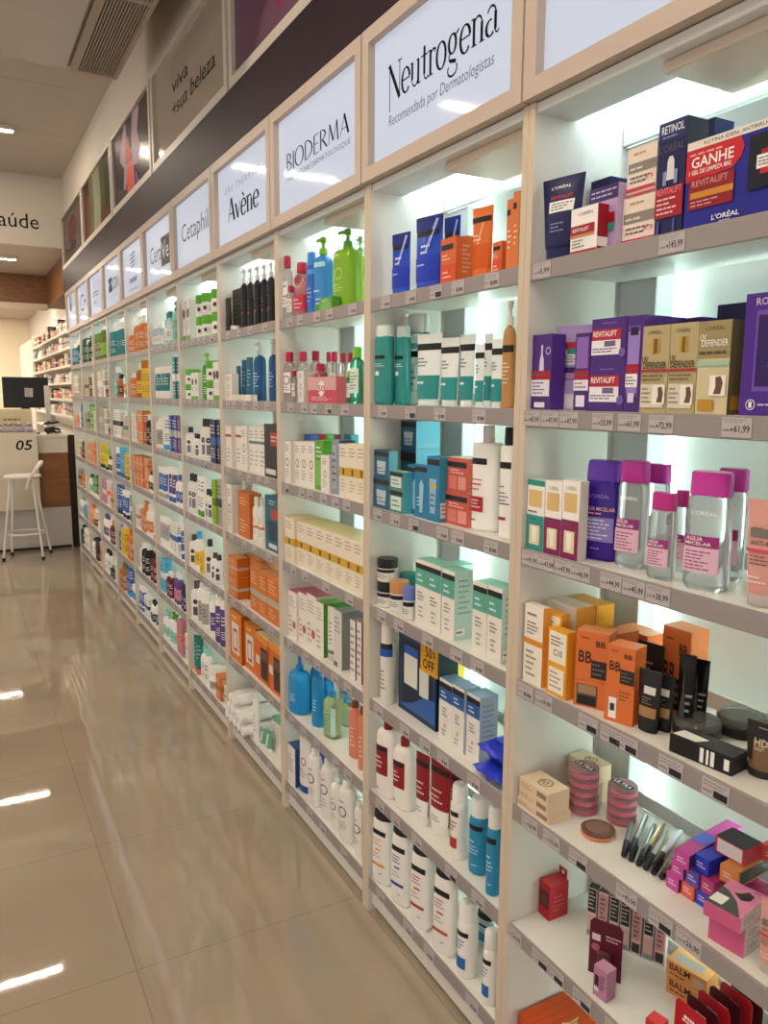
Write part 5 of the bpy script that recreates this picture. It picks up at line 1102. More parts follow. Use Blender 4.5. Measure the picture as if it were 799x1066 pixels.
(10,5,'tube:pine:white',.038,7.071,0.6980,.063,.040,.200,.699,0,None),
(10,5,'tube:pine:white',.037,7.001,0.6980,.063,.040,.200,.687,0,None),
(10,6,'bottle:peach:coral',.036,7.499,0.4065,.058,.040,.190,.794,0,None),
(10,6,'bottle:peach:coral',.039,7.435,0.4065,.058,.040,.190,.778,0,None),
(10,6,'bottle:beige:white:brown',.037,7.295,0.4065,.068,.040,.170,.705,0,None),
(10,6,'bottle:beige:white:brown',.039,7.221,0.4065,.068,.040,.170,.798,0,None),
(10,6,'jar:white:cream',.041,7.075,0.4065,.068,.056,.090,.671,0,None),
(10,6,'jar:white:cream',.042,7.002,0.4065,.068,.056,.090,.666,0,None),
(10,7,'bottle:white:black',.041,7.499,0.1150,.058,.040,.160,.790,0,None),
(10,7,'bottle:white:black',.042,7.434,0.1150,.058,.040,.160,.825,0,None),
(10,7,'carton:black:brown',.036,7.286,0.1150,.058,.048,.200,-.011,0,None),
(10,7,'carton:black:brown',.039,7.222,0.1150,.058,.048,.200,.003,0,None),
(10,7,'carton:peach:amber',.042,7.074,0.1150,.058,.048,.200,-.013,0,None),
(10,7,'carton:peach:amber',.042,7.010,0.1150,.058,.048,.200,.018,0,None),
(11,1,'tube:blue:navy',.037,8.190,1.8640,.068,.040,.160,.661,0,None),
(11,1,'tube:blue:navy',.036,8.117,1.8640,.068,.040,.160,.606,0,None),
(11,1,'shampoo:teal:white',.038,8.002,1.8640,.073,.040,.200,.660,0,None),
(11,1,'shampoo:teal:white',.041,7.924,1.8640,.073,.040,.200,.743,0,None),
(11,1,'shampoo:pine:white:teal',.041,7.809,1.8640,.068,.040,.220,.846,0,None),
(11,1,'jar:white:white',.032,7.709,1.8640,.049,.040,.030,.653,0,None),
(11,1,'jar:white:white',.034,7.654,1.8640,.049,.040,.030,.660,0,None),
(11,2,'tube:cream:grey',.036,8.187,1.5725,.073,.040,.190,.562,0,None),
(11,2,'tube:cream:grey',.041,8.109,1.5725,.073,.040,.190,.584,0,None),
(11,2,'tube:cream:grey',.037,8.030,1.5725,.073,.040,.190,.586,0,None),
(11,2,'tube:grey:pink',.040,7.893,1.5725,.068,.040,.210,.683,0,None),
(11,2,'tube:grey:pink',.036,7.819,1.5725,.068,.040,.210,.527,0,None),
(11,2,'carton:cream:grey',.037,7.686,1.5725,.068,.040,.180,.001,0,None),
(11,3,'carton:peach:coral',.039,8.184,1.2810,.078,.048,.110,-.013,0,None),
(11,3,'carton:peach:coral',.035,8.102,1.2810,.078,.048,.110,.009,0,None),
(11,3,'bottle:white:peach',.046,7.965,1.2810,.058,.040,.180,.743,0,None),
(11,3,'bottle:white:peach',.046,7.902,1.2810,.058,.040,.180,.813,0,None),
(11,3,'shampoo:teal:blue',.039,7.769,1.2810,.073,.040,.220,.754,0,None),
(11,3,'shampoo:teal:blue',.040,7.691,1.2810,.073,.040,.220,.787,0,None),
(11,4,'carton:cream:beige',.039,8.194,0.9895,.058,.040,.160,-.006,0,None),
(11,4,'carton:cream:beige',.038,8.131,0.9895,.058,.040,.160,.018,0,None),
(11,4,'carton:amber:orange',.043,7.970,0.9895,.087,.048,.100,-.021,0,None),
(11,4,'pump:pine:green',.043,7.799,0.9895,.078,.048,.220,.732,0,None),
(11,4,'pump:pine:green',.045,7.714,0.9895,.078,.048,.220,.836,0,None),
(11,5,'carton:grey:brown',.035,8.195,0.6980,.058,.040,.160,.004,0,None),
(11,5,'carton:grey:brown',.038,8.131,0.6980,.058,.040,.160,-.013,0,None),
(11,5,'jar:orange:orange',.058,7.996,0.6980,.097,.072,.120,.670,0,None),
(11,5,'jar:orange:orange',.053,7.892,0.6980,.097,.072,.120,.753,0,None),
(11,5,'carton:white:cream',.039,7.751,0.6980,.068,.040,.130,.009,0,None),
(11,5,'carton:white:cream',.038,7.679,0.6980,.068,.040,.130,-.019,0,None),
(11,6,'bottle:white:grey:silver',.041,8.195,0.4065,.058,.040,.180,.713,0,None),
(11,6,'bottle:white:grey:silver',.042,8.131,0.4065,.058,.040,.180,.839,0,None),
(11,6,'bottle:white:grey:silver',.038,8.067,0.4065,.058,.040,.180,.706,0,None),
(11,6,'bottle:azure:white',.037,7.919,0.4065,.058,.040,.160,.846,0,None),
(11,6,'bottle:grey:white',.035,7.771,0.4065,.058,.040,.170,.690,0,None),
(11,6,'bottle:grey:white',.036,7.707,0.4065,.058,.040,.170,.799,0,None),
(11,7,'bottle:pine:black',.040,8.189,0.1150,.068,.040,.180,.814,0,None),
(11,7,'bottle:pine:black',.039,8.117,0.1150,.068,.040,.180,.842,0,None),
(11,7,'jar:white:white',.048,7.975,0.1150,.087,.064,.090,.747,0,None),
(11,7,'jar:white:white',.048,7.975,0.2056,.087,.064,.090,.747,0,None),
(11,7,'jar:white:white',.047,7.881,0.1150,.087,.064,.090,.659,0,None),
(11,7,'jar:white:white',.047,7.881,0.2056,.087,.064,.090,.659,0,None),
(11,7,'bottle:white:cream',.042,7.744,0.1150,.058,.040,.170,.679,0,None),
(11,7,'bottle:white:cream',.036,7.679,0.1150,.058,.040,.170,.849,0,None),
]
# ================================================================ place
def seam(k): return 1.299 if k==1 else 1.293+.6965*(k-1)          # joint between bay k and bay k+1
SHZ=[None]+[0.115+0.2915*k for k in range(6,-1,-1)]
M_WHITE=mat('d9d2c8',.38); M_WARM=mat('cdbcaa',.45); M_LIP=mat('968c8a',.4); M_BACK=mat('e2e4e0',.5); M_FRAME=mat('c2b0a2',.45)
M_INNER=mat('d4d6d2',.45); M_SHELF=mat('e4e0d8',.35); M_STRIP=mat('c6cac8',.5)
M_LED=mat('f2fffb',.5,emit=54.0,ecol='d8fbf4'); M_TOPLED=mat('eaf4ff',.5,emit=2.7,ecol='d8f0f6')
M_SIGN=mat('7c8290',.05,emit=.46,ecol='dde6f6')
M_EDGE=mat('cfbda6',.45)  # front edges coloured warmer: the warm aisle light is in the paint
def matte(m,v=.03):
    m.node_tree.nodes['Principled BSDF'].inputs['Specular IOR Level'].default_value=v
    return m
M_INK=matte(mat('121116',.45)); M_GREYINK=mat('4a4a52',.5)
# ---- floor
def floor_material():
    m=noisy('polished_porcelain','a1917f','ac9b87',(1,1,1),.025,6,2.2); nt=m.node_tree; b=nt.nodes['Principled BSDF']; L=nt.links.new
    src=b.inputs['Base Color'].links[0].from_socket
    tc=[n for n in nt.nodes if n.type=='TEX_COORD'][0]; sp=nt.nodes.new('ShaderNodeSeparateXYZ'); L(tc.outputs['Object'],sp.inputs[0])
    def math_(op,a,b2):
        n=nt.nodes.new('ShaderNodeMath'); n.operation=op
        for i,v in enumerate((a,b2)):
            if isinstance(v,(int,float)): n.inputs[i].default_value=v
            else: L(v,n.inputs[i])
        return n.outputs[0]
    g=[]
    for ax,o in (('X',.69*20),('Y',.69*20-2.05)):
        f=math_('FRACT',math_('DIVIDE',math_('ADD',sp.outputs[ax],o),.69),0)
        g.append(math_('LESS_THAN',f,.0045))
    gg=math_('MAXIMUM',g[0],g[1])
    mx=nt.nodes.new('ShaderNodeMix'); mx.data_type='RGBA'; L(math_('MULTIPLY',gg,.38),mx.inputs['Factor']); L(src,mx.inputs['A']); mx.inputs['B'].default_value=lin('5a4a3c'); L(mx.outputs['Result'],b.inputs['Base Color'])
    wv=nt.nodes.new('ShaderNodeTexNoise'); wv.inputs['Scale'].default_value=9.0; wv.inputs['Detail'].default_value=3
    mp=nt.nodes.new('ShaderNodeMapping'); mp.inputs['Scale'].default_value=(1.6,.35,1); L(tc.outputs['Object'],mp.inputs['Vector']); L(mp.outputs['Vector'],wv.inputs['Vector'])
    bp=nt.nodes.new('ShaderNodeBump'); bp.inputs['Strength'].default_value=.012; bp.inputs['Distance'].default_value=.02; L(wv.outputs['Fac'],bp.inputs['Height']); L(bp.outputs['Normal'],b.inputs['Normal'])
    b.inputs['IOR'].default_value=1.8
    return m
def slab(name,x0,x1,y0,y1,z0,z1,m):
    q=MB(); q.box(x0,x1,y0,y1,z0,z1,m); return struct(q.build(name,None,False))
slab('floor',-5,.4,-3,17,-.05,0,floor_material())
M_CEIL=noisy('ceiling_paint','b8ada1','beb3a7',(1,1,1),.7,3,2)
q=MB()
for a,b2 in ((-3,4.9),(4.906,6.0),(6.006,7.1),(7.106,8.45)): q.box(-5,.4,a,b2,3.65,3.75,M_CEIL)
struct(q.build('ceiling',None,False))
M_WALL=mat('cfc5b8',.7)
slab('wall_right',.345,.4,-3,17,0,3.65,M_WALL)
slab('wall_right_upper',.03,.345,.45,8.45,2.6,3.65,M_WALL)
slab('wall_bulkhead',-5,.345,8.45,8.5,3.0,3.65,mat('d2c8ba',.7))
slab('ceiling_lower',-5,.345,8.5,17,3.0,3.1,M_CEIL)
M_WOOD=noisy('brown_wood','6d4423','8a5a30',(6,1,26),.42,5,1.6)
M_WOODH=noisy('brown_wood_panel','7a4b28','95633a',(1.2,6,16),.42,5,1.6)
slab('wall_wood_fascia',-5,.06,10.5,10.56,2.66,3.0,M_WOOD)
slab('wall_wood_side',.05,.345,8.5,10.56,2.62,3.0,M_WOOD)
slab('trim_1',-5,.06,10.44,10.6,2.6,2.66,M_WARM)
slab('wall_back',-5,.4,16.9,17,0,3.0,mat('f2e4cc',.7))
slab('trim_2',-.004,.03,.45,8.45,2.552,2.78,matte(mat('2e2028',.5),.12))
# ---- shelving
def box_part(name,root,m,*b,bev=.0015):
    q=MB(); q.bbox(*b,m,b=bev); return q.build(name,root,False)
for k in range(1,12):
    yn,yf=seam(k-1)+.0006,seam(k)-.0006; c=(yn+yf)/2; hw=(yf-yn)/2; t=.018
    R=empty('shelving_unit',(0,c,0))
    BN='rightmost' if k==1 else 'farthest' if k==11 else ['second','third','fourth','fifth','sixth','seventh','eighth','ninth','tenth'][k-2]
    tag(R,f"white backlit shelving unit, {'the '+BN if k in(1,11) else BN+' bay from right'}",'shelf','white shelving along the wall')
    for s in (-1,1):
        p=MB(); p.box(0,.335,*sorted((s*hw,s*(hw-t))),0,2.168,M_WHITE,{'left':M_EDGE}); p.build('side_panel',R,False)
    iw=hw-t-.0005
    for zs in SHZ[1:]:
        sh=box_part('shelf_board',R,M_SHELF,.008,.246,-iw,iw,zs-.02,zs)
        box_part('price_rail',sh,M_LIP,.0015,.0075,-iw,iw,zs-.036,zs+.001)
        box_part('back_stop',sh,M_STRIP,.2435,.2465,-iw,iw,zs+.0003,zs+.034)
    for s in (-1,1):
        a,b2=sorted((s*iw,s*(iw-.1)))
        p=MB(); p.box(.249,.254,a,b2,.09,2.12,M_STRIP)
        e=s*(iw-.1); e0,e1=sorted((e,e+s*.005)); p.box(.254,.302,e0,e1,.09,2.12,M_BACK); p.build('light_baffle',R,False)
        a,b2=sorted((s*(iw-.028),s*(iw-.062)))
        box_part('light_strip',R,M_LED,.318,.326,a,b2,.12,2.12)
    box_part('back_panel',R,M_BACK,.329,.335,-iw,iw,.02,2.168)
    box_part('kick_board',R,M_WHITE,.014,.028,-iw,iw,.022,.0785)
    box_part('header_board',R,M_INNER,.004,.102,-iw,iw,2.148,2.168)
    box_part('top_diffuser',R,M_TOPLED,.103,.235,-iw,iw,2.156,2.166)
    box_part('top_rail',R,M_INNER,.2355,.2475,-iw,iw,2.12,2.168)
    box_part('driver_box',R,M_WARM,.03,.2,-iw,-.0 if k!=1 else .04,2.128,2.1475)
# ---- lightbox signs
def stroke(mb,pts,x,Y,m,thick,thin,fix=None):
    """ribbon of varying width along pts (u, v) at depth x; Y maps (u,v) to the wall plane"""
    out=[]
    for i,p in enumerate(pts):
        a=pts[max(i-1,0)]; b2=pts[min(i+1,len(pts)-1)]
        dx,dy=b2[0]-a[0],b2[1]-a[1]; n=math.hypot(dx,dy) or 1; s=abs(dy/n)
        wd=fix if fix else thin+(thick-thin)*s**1.6
        out.append(((p[0]-dy/n*wd/2,p[1]+dx/n*wd/2),(p[0]+dy/n*wd/2,p[1]-dx/n*wd/2)))
    for A,B in zip(out,out[1:]): mb.face([Y(*A[1],x),Y(*B[1],x),Y(*B[0],x),Y(*A[0],x)],m)
def arc(cx,cy,rx,ry,a0,a1,n=14): return [(cx+rx*math.cos(math.radians(a0+(a1-a0)*i/n)),cy+ry*math.sin(math.radians(a0+(a1-a0)*i/n))) for i in range(n+1)]
GLY={ # width, strokes (points, fixed width or None)
 'N':(.62,[([(.08,-.2),(.08,.7)],.03),([(.06,.72),(.54,-.02)],.1),([(.54,0),(.54,.7)],.03),([(0,.7),(.14,.7)],.025),([(.44,.7),(.64,.7)],.025)]),
 'e':(.4,[(arc(.2,.23,.17,.24,8,320),None),([(.04,.25),(.37,.25)],.03)]),
 'u':(.46,[([(.0,.46),(.1,.46)],.025),([(.08,.46),(.08,.14)],.085),(arc(.2,.14,.12,.14,180,340),.035),([(.34,.46),(.34,.0)],.085),([(.26,.46),(.36,.46)],.025),([(.34,.01),(.44,.01)],.025)]),
 't':(.28,[([(.13,.62),(.13,.1)],.085),(arc(.21,.1,.08,.1,180,330),.035),([(.0,.45),(.26,.45)],.03)]),
 'r':(.32,[([(.1,.46),(.1,.0)],.085),([(.0,.46),(.1,.46)],.025),([(.0,.01),(.2,.01)],.025),(arc(.22,.32,.12,.13,165,50),.04),([(.27,.42),(.3,.4)],.08)]),
 'o':(.44,[(arc(.2,.23,.17,.24,0,360,20),None)]),
 'g':(.44,[(arc(.18,.3,.13,.17,0,360,18),None),([(.28,.42),(.42,.48)],.04),(arc(.14,.08,.08,.07,120,250,8),.04),([(.1,.02),(.32,-.03)],.07),(arc(.19,-.14,.17,.12,30,-215,18),.04)]),
 'n':(.48,[([(.1,.46),(.1,.0)],.085),([(.0,.46),(.1,.46)],.025),([(.02,.01),(.2,.01)],.025),(arc(.23,.32,.13,.14,170,10),.04),([(.36,.34),(.36,.0)],.085),([(.28,.01),(.45,.01)],.025)]),
 'a':(.44,[(arc(.19,.34,.13,.13,160,10),.04),([(.32,.36),(.32,.06)],.085),(arc(.38,.06,.06,.06,180,340),.03),(arc(.16,.13,.13,.13,70,320),None)]),
 'A':(.6,[([(.04,.0),(.28,.72)],.03),([(.28,.72),(.52,.0)],.1),([(.12,.24),(.44,.24)],.03)]),
 'v':(.42,[([(.03,.46),(.19,.0)],.085),([(.19,.0),(.36,.46)],.03)]),
 'B':(.46,[([(.07,0),(.07,.7)],.075),(arc(.07,.53,.26,.17,90,-90),None),(arc(.07,.18,.32,.18,90,-90),None)]),
 'I':(.2,[([(.09,0),(.09,.7)],.075)]),
 'O':(.72,[(arc(.33,.35,.3,.36,0,360,24),None)]),
 'D':(.62,[([(.07,0),(.07,.7)],.075),(arc(.07,.35,.46,.35,90,-90,18),None)]),
 'E':(.44,[([(.07,0),(.07,.7)],.075),([(.07,.69),(.38,.69)],.03),([(.07,.36),(.34,.36)],.03),([(.07,.01),(.4,.01)],.03)]),
 'R':(.52,[([(.07,0),(.07,.7)],.075),(arc(.07,.52,.3,.18,90,-90),None),([(.18,.34),(.48,0)],.07)]),
 'M':(.74,[([(.07,0),(.13,.7)],.035),([(.13,.7),(.35,.06)],.08),([(.35,.06),(.57,.7)],.035),([(.57,.7),(.64,0)],.075)]),
}
def serif_word(mb,word,y0,y1,z0,z1,x,m,weight=1.0,slope=0.0,cap=.7,gap=.0):
    """word from y0 (its left end, far) to y1 (near) with baseline z0 and capitals up to z1"""
    W_=sum(GLY[c][0]+gap for c in word.replace('è','e')); su=(y0-y1)/W_; sv=(z1-z0)/cap; u=0
    Y=lambda a,b2,xx:(xx,y0-a*su,z0+b2*sv)
    for c in word:
        g=GLY['e' if c=='è' else c]
        for pts,fx in g[1]:
            f=fx*weight if fx else None
            if f and abs(pts[-1][0]-pts[0][0])<.02 and len(pts)==2: pass
            stroke(mb,[(p[0]+u+p[1]*slope,p[1]) for p in pts],x,Y,m,.085*weight,.03,f)
        if c=='è': stroke(mb,[(u+.12,.66),(u+.24,.54)],x,Y,m,.08,.08,.07)
        u+=g[0]+gap
def word(mb,s,y0,y1,z0,z1,x,m,shear=0.0,weight=0.0):
    vs,fs=text_geom(s,shear,weight); mb.geom([(x,y0+(y1-y0)*a,z0+(z1-z0)*b2) for a,b2 in vs],fs,m)
def rectw(mb,y0,y1,z0,z1,x,m): mb.face([(x,y0,z0),(x,y1,z0),(x,y1,z1),(x,y0,z1)],m)
SIGNLOOK={1:'partly seen at the top corner',2:'with long serif lettering and a tagline',3:'with spaced capitals over a small line',4:'with small capitals above serif lettering',5:'with condensed grey lettering',6:'with lettering ending in a dark box',7:'with three slanted lines over text',8:'with a black block logo',9:'with faint grey lettering',10:'with a dotted C shaped mark',11:'farthest along the wall'}
for k in range(1,12):
    yn,yf=seam(k-1)+.003,seam(k)-.003; c=(yn+yf)/2; hw=(yf-yn)/2
    R=empty('lightbox_sign',(0,c,0)); tag(R,'lit white sign box '+SIGNLOOK[k],'sign','lit signs above the shelving')
    q=MB(); z0,z1=2.17,2.55; s=.036
    for a,b2,e,f in ((-hw,hw,z0,z0+s),(-hw,hw,z1-s,z1),(-hw,-hw+s,z0+s,z1-s),(hw-s,hw,z0+s,z1-s)): q.box(-.02,.026,a,b2,e,f,M_FRAME)
    q.build('sign_frame',R,False)
    box_part('sign_face',R,M_SIGN,.0,.004,-hw+s,hw-s,z0+s,z1-s,bev=.0005)
    q=MB(); qs=MB(); x=-.0008; D=lambda y:y-c
    if k==1: word(q,"L'ORÉAL",D(1.10),D(.66),2.315,2.40,x,M_INK)
    elif k==2:
        serif_word(q,'Neutrogena',D(1.875),D(1.405),2.345,2.43,x,M_INK,1.0)
        word(qs,'Recomendada por Dermatologistas',D(1.87),D(1.42),2.277,2.312,x,M_GREYINK,.1,-.008)
        word(qs,'®',D(1.402),D(1.39),2.415,2.428,x,M_GREYINK)
    elif k==3:
        serif_word(q,'BIODERMA',D(2.578),D(2.098),2.338,2.394,x,M_INK,1.0)
        word(qs,'LABORATOIRE DERMATOLOGIQUE',D(2.577),D(2.094),2.303,2.322,x,M_GREYINK,0,-.006)
    elif k==4:
        word(qs,'E A U   T H E R M A L E',D(3.246),D(2.84),2.405,2.43,x,M_GREYINK,0,-.012)
        serif_word(q,'Avène',D(3.22),D(2.85),2.29,2.378,x,M_INK,1.35)
    elif k==5: word(q,'Cetaphil',D(3.95),D(3.50),2.30,2.41,x,mat('3a3a42',.5),0,-.004)
    elif k==6:
        word(q,'Cera',D(4.645),D(4.385),2.316,2.408,x,mat('3a3a42',.5),0,-.004)
        rectw(q,D(4.385),D(4.20),2.275,2.425,x,mat('3a3a44',.5)); word(q,'Ve',D(4.37),D(4.22),2.31,2.40,x-.0006,mat('eef0f6',.4))
        rectw(q,D(4.63),D(4.40),2.272,2.278,x,mat('9a9aa4',.5))
    elif k==7:
        for i in range(4): q.face([(x,D(5.2)-i*.0,2.375+i*.024),(x,D(5.06),2.385+i*.024),(x,D(5.06),2.393+i*.024),(x,D(5.2),2.383+i*.024)],M_INK if i else M_GREYINK)
        rectw(q,D(5.25),D(5.01),2.24,2.248,x,mat('9a9aa4',.5)); [rectw(q,D(5.24)-i*.045,D(5.24)-i*.045-.033,2.285,2.315,x,M_GREYINK) for i in range(5)]
    elif k==8:
        for i in range(3): q.face([(x,D(5.99),2.31+i*.032),(x,D(5.86),2.31+i*.032),(x,D(5.9 if i==1 else 5.85),2.342+i*.032),(x,D(5.95 if i==1 else 5.99),2.342+i*.032)],M_INK)
        word(q,'ISDIN',D(5.83),D(5.62),2.315,2.395,x,M_INK); rectw(q,D(5.96),D(5.66),2.27,2.278,x,mat('a8a8b2',.5))
    elif k==9:
        for z,a in ((2.375,.25),(2.35,.25),(2.3,.14)): rectw(q,D(6.68),D(6.68-a),z,z+.012,x,mat('8c9498',.5))
    elif k==10:
        for j in range(16):
            A=math.radians(50+j*17); yy=D(7.28)-.12*math.cos(A); zz=2.37+.062*math.sin(A); rectw(q,yy+.014,yy-.014,zz-.008,zz+.008,x,M_GREYINK)
        rectw(q,D(7.17),D(7.12),2.36,2.385,x,M_INK)
    else:
        rectw(q,D(8.12),D(7.92),2.375,2.5,x,mat('9aa2b0',.5)); rectw(q,D(8.04),D(8.0),2.36,2.43,x-.0006,M_INK)
    q.build('sign_lettering',R,False)
    if qs.f: qs.build('sign_tagline',R,False)
# ---- posters above the fascia
M_PF=mat('c9beb0',.4)
def poster(y1,y0,label,col,paintf,gloss=.2):
    c=(y0+y1)/2; hw=(y1-y0)/2
    R=tag(empty('poster',(0,c,0)),label,'poster','posters above the purple trim')
    q=MB(); z0,z1,s=2.782,3.27,.038
    for a,b2,e,f in ((-hw,hw,z0,z0+s),(-hw,hw,z1-.02,z1),(-hw,-hw+s,z0+s,z1-.02),(hw-s,hw,z0+s,z1-.02)): q.box(-.004,.029,a,b2,e,f,M_PF)
    q.build('poster_frame',R,False); box_part('poster_print',R,mat(col,gloss),.012,.02,-hw+s,hw-s,z0+s,z1-.02,bev=.0005)
    g=MB(); paintf(g,hw-s,z0+s,z1-.02)
    for k in g.mats: matte(k)
    matte(mat(col,gloss),.3 if gloss<.1 else .1)
    if g.f: g.build('print_artwork',R,False)
def shape(g,pts,hw,z0,z1,m,x): g.face([(x,hw-2*hw*a,z0+(z1-z0)*b2) for a,b2 in pts],m)
def art_dark(g,hw,z0,z1):
    sk=mat('6a3f38',.5)
    shape(g,[(.3,.4),(.48,.34),(.62,.42),(.7,.62),(.6,.8),(.46,.84),(.34,.72)],hw,z0,z1,sk,.0112)
    shape(g,[(.34,.18),(.6,.14),(.66,.3),(.5,.34),(.36,.3)],hw,z0,z1,mat('4a3444',.5),.0110)
    for i in range(3): shape(g,[(.3+i*.1,.5+i*.06),(.44+i*.1,.54+i*.06),(.42+i*.1,.6+i*.06),(.28+i*.1,.56+i*.06)],hw,z0,z1,mat('7c4a42',.5),.0105)
def art_green(g,hw,z0,z1):
    for a,b2,cx in ((.0,.22,'4a2f22'),(.22,.36,'5c6048'),(.36,.6,'8a8c74'),(.6,.74,'4e523a'),(.74,1,'3a3c28')):
        shape(g,[(a,0),(b2,0),(b2+.03,.5),(b2,1),(a,1),(a+.03,.5)] if b2<1 else [(a,0),(1,0),(1,1),(a,1),(a+.03,.5)],hw,z0,z1,mat(cx,.4),.0112)
    shape(g,[(.1,0),(.2,0),(.26,.6),(.18,.8),(.12,.5)],hw,z0,z1,mat('6e3f2c',.4),.0106); shape(g,[(.62,0),(.86,0),(.9,.2),(.68,.3)],hw,z0,z1,mat('5e3a26',.4),.0106)
def art_figure(g,hw,z0,z1):
    shape(g,[(.26,.15),(.32,.12),(.44,.4),(.4,.62),(.5,.98),(.34,1),(.24,.8),(.18,.6),(.3,.42)],hw,z0,z1,mat('a88c98',.4),.0112)
    shape(g,[(.52,.34),(.66,.28),(.74,.44),(.68,.7),(.74,.98),(.56,1),(.52,.8)],hw,z0,z1,mat('ac909e',.4),.0112)
    shape(g,[(.36,0),(.58,.0),(.56,.3),(.5,.46),(.42,.46),(.36,.3)],hw,z0,z1,mat('d85a50',.4),.0108)
    shape(g,[(.36,.44),(.48,.42),(.52,.52),(.46,.64),(.44,.78),(.36,.74),(.35,.58)],hw,z0,z1,mat('c0483c',.4),.0104)
    shape(g,[(.4,.72),(.5,.56),(.54,.8),(.56,1),(.38,1)],hw,z0,z1,mat('2a1c2a',.4),.0106)
    shape(g,[(.58,0),(.7,.04),(.6,.26)],hw,z0,z1,mat('5a3a78',.4),.0106)
def art_viva(g,hw,z0,z1):
    yc=(4.49+3.2)/2
    word(g,'viva',4.085-yc,3.80-yc,3.055,3.115,.011,M_INK,.12); word(g,'+sua beleza',4.10-yc,3.385-yc,2.95,3.02,.011,M_INK,.12)
def art_purple(g,hw,z0,z1):
    yc=(3.15+1.9)/2
    word(g,'mais',2.675-yc,2.25-yc,2.885,2.96,.011,mat('a82a3c',.4),.12)
poster(8.42,7.09,'dark brown framed poster at the far end','3a2622',art_dark)
poster(7.06,5.73,'framed poster of green and brown vertical shapes','4e503c',art_green)
poster(5.70,4.53,'dark framed poster with a red and mauve figure','3a3234',art_figure)
poster(4.50,3.19,'grey framed panel lettered viva +sua beleza','a89a8c',art_viva,.08)
poster(3.16,1.9,'plum purple framed panel with red lettering','6a4a5e',art_purple)
poster(1.87,.6,'plum framed panel above the nearest signs','6a4a5e',lambda *a:None)
# ---- wall lettering
q=MB(); word(q,'saúde',-.62,-.195,0,.135,0,M_INK)
q2=MB(); q2.geom([(v[1],8.4485,3.155+v[2]) for v in q.v],q.f,M_INK); o=q2.build('wall_lettering',None,False); tag(o,'black lettering on the pale bulkhead wall','lettering')
# ---- air conditioner
R=empty('air_conditioner',(-.13,3.9,3.3)); tag(R,'large white ceiling air conditioner with slatted grille','air conditioner')
q=MB(); q.bbox(-1.5,-.2456,-1.5,.82,0,.34,noisy('unit_plastic','b8aca0','c2b6aa',(1,1,1),.22,2,1.5),b=.02); q.build('unit_casing',R,False)
q=MB(); M_G=mat('b4a494',.4); MGD=mat('3a322a',.6)
q.box(-.245,0,-1.5,.82,.02,.34,M_G)
for a,b2,e,f in ((-.245,0,.79,.82),(-.245,0,-1.5,-1.47),(-.245,-.205,-1.47,.79),(-.022,0,-1.47,.79),(-.205,-.022,-.14,-.11)): q.box(a,b2,e,f,0,.019,M_G)
q.box(-.2045,-.0225,-1.469,.789,.0155,.0195,MGD); q.build('grille_frame',R,False)
q=MB()
for i in range(13):
    for e,f in ((-1.47,-.141),(-.109,.789)):
        xx=-.197+i*.0138; q.box(xx,xx+.0062,e,f,.001,.014,M_G)
q.build('grille_slats',R,False)
# ---- ceiling lights
M_LAMP=mat('fff6e6',.4,emit=150.0,ecol='fff0da')
M_LAMPB=mat('fff4e0',.4,emit=240.0,ecol='fff0d8')
def ceiling_light(x0,x1,y,z,label,n=14):
    lamp=M_LAMPB if y>12 else M_LAMP
    R=empty('ceiling_light',((x0+x1)/2,y,z)); tag(R,label,'lamp','linear ceiling lights'); h=(x1-x0)/2
    q=MB(); q.bbox(-h,h,-.05,.05,-.035,0,mat('d8d2c8',.5),b=.004); q.build('lamp_housing',R,False)
    q=MB(); st=2*h/n
    for i in range(n): q.box(-h+i*st+.012,-h+(i+1)*st-.012,-.025,.005,-.037,-.0355,lamp)
    q.box(-h+.01,h-.01,.022,.028,-.037,-.0355,lamp); q.build('lamp_diffuser',R,False)
ceiling_light(-2.3,-.476,7.05,3.65,'linear ceiling light before the bulkhead')
ceiling_light(-3.0,-1.62,4.88,3.65,'linear ceiling light beside the air conditioner')
ceiling_light(-2.6,-.8,2.1,3.65,'linear ceiling light over the aisle')
ceiling_light(-2.6,-.8,0.0,3.65,'linear ceiling light nearest the camera')
ceiling_light(-2.2,-.35,9.2,3.0,'linear ceiling light above the counter')
ceiling_light(-1.8,-.12,12.65,3.0,'linear ceiling light over the back room')
ceiling_light(-2.4,-.5,15.4,3.0,'added linear light to brighten the back wall')  # extra light, added to brighten the back wall
ceiling_light(-2.4,-.5,14.2,3.0,'added middle light to brighten the back room')  # another added light, lifts the brightness of the back room
# ---- counter
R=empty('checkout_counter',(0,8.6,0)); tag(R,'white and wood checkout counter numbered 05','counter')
M_CW=mat('c9c2ba',.4)
box_part('plinth',R,mat('3a322c',.5),-2.4,-.03,.02,.6,0,.03)
box_part('lower_panel',R,M_CW,-2.4,-.024,0,.62,.03,.432)
box_part('wood_panel',R,M_WOODH,-2.4,-.024,0,.62,.433,.994)
box_part('upper_panel',R,mat('d6cdc2',.4),-2.4,-.024,-.004,.62,.995,1.15)
box_part('worktop',R,mat('ddd6cc',.35),-2.4,-.02,-.012,.66,1.1505,1.175)
box_part('gap_shade_filler',R,mat('2a211c',.5),-.0195,.34,-.012,.05,0,1.175)  # dark filler added for the shade in the gap beside the shelving
box_part('number_panel',R,mat('d8cbb8',.45),-1.5,-.318,-.10,-.005,.436,1.206)
q=MB(); word(q,'05',-.515,-.365,1.035,1.135,0,M_INK,.15,.012); q2=MB(); q2.geom([(v[1],-.1012,v[2]) for v in q.v],q.f,M_INK); q2.build('number_lettering',R,False)
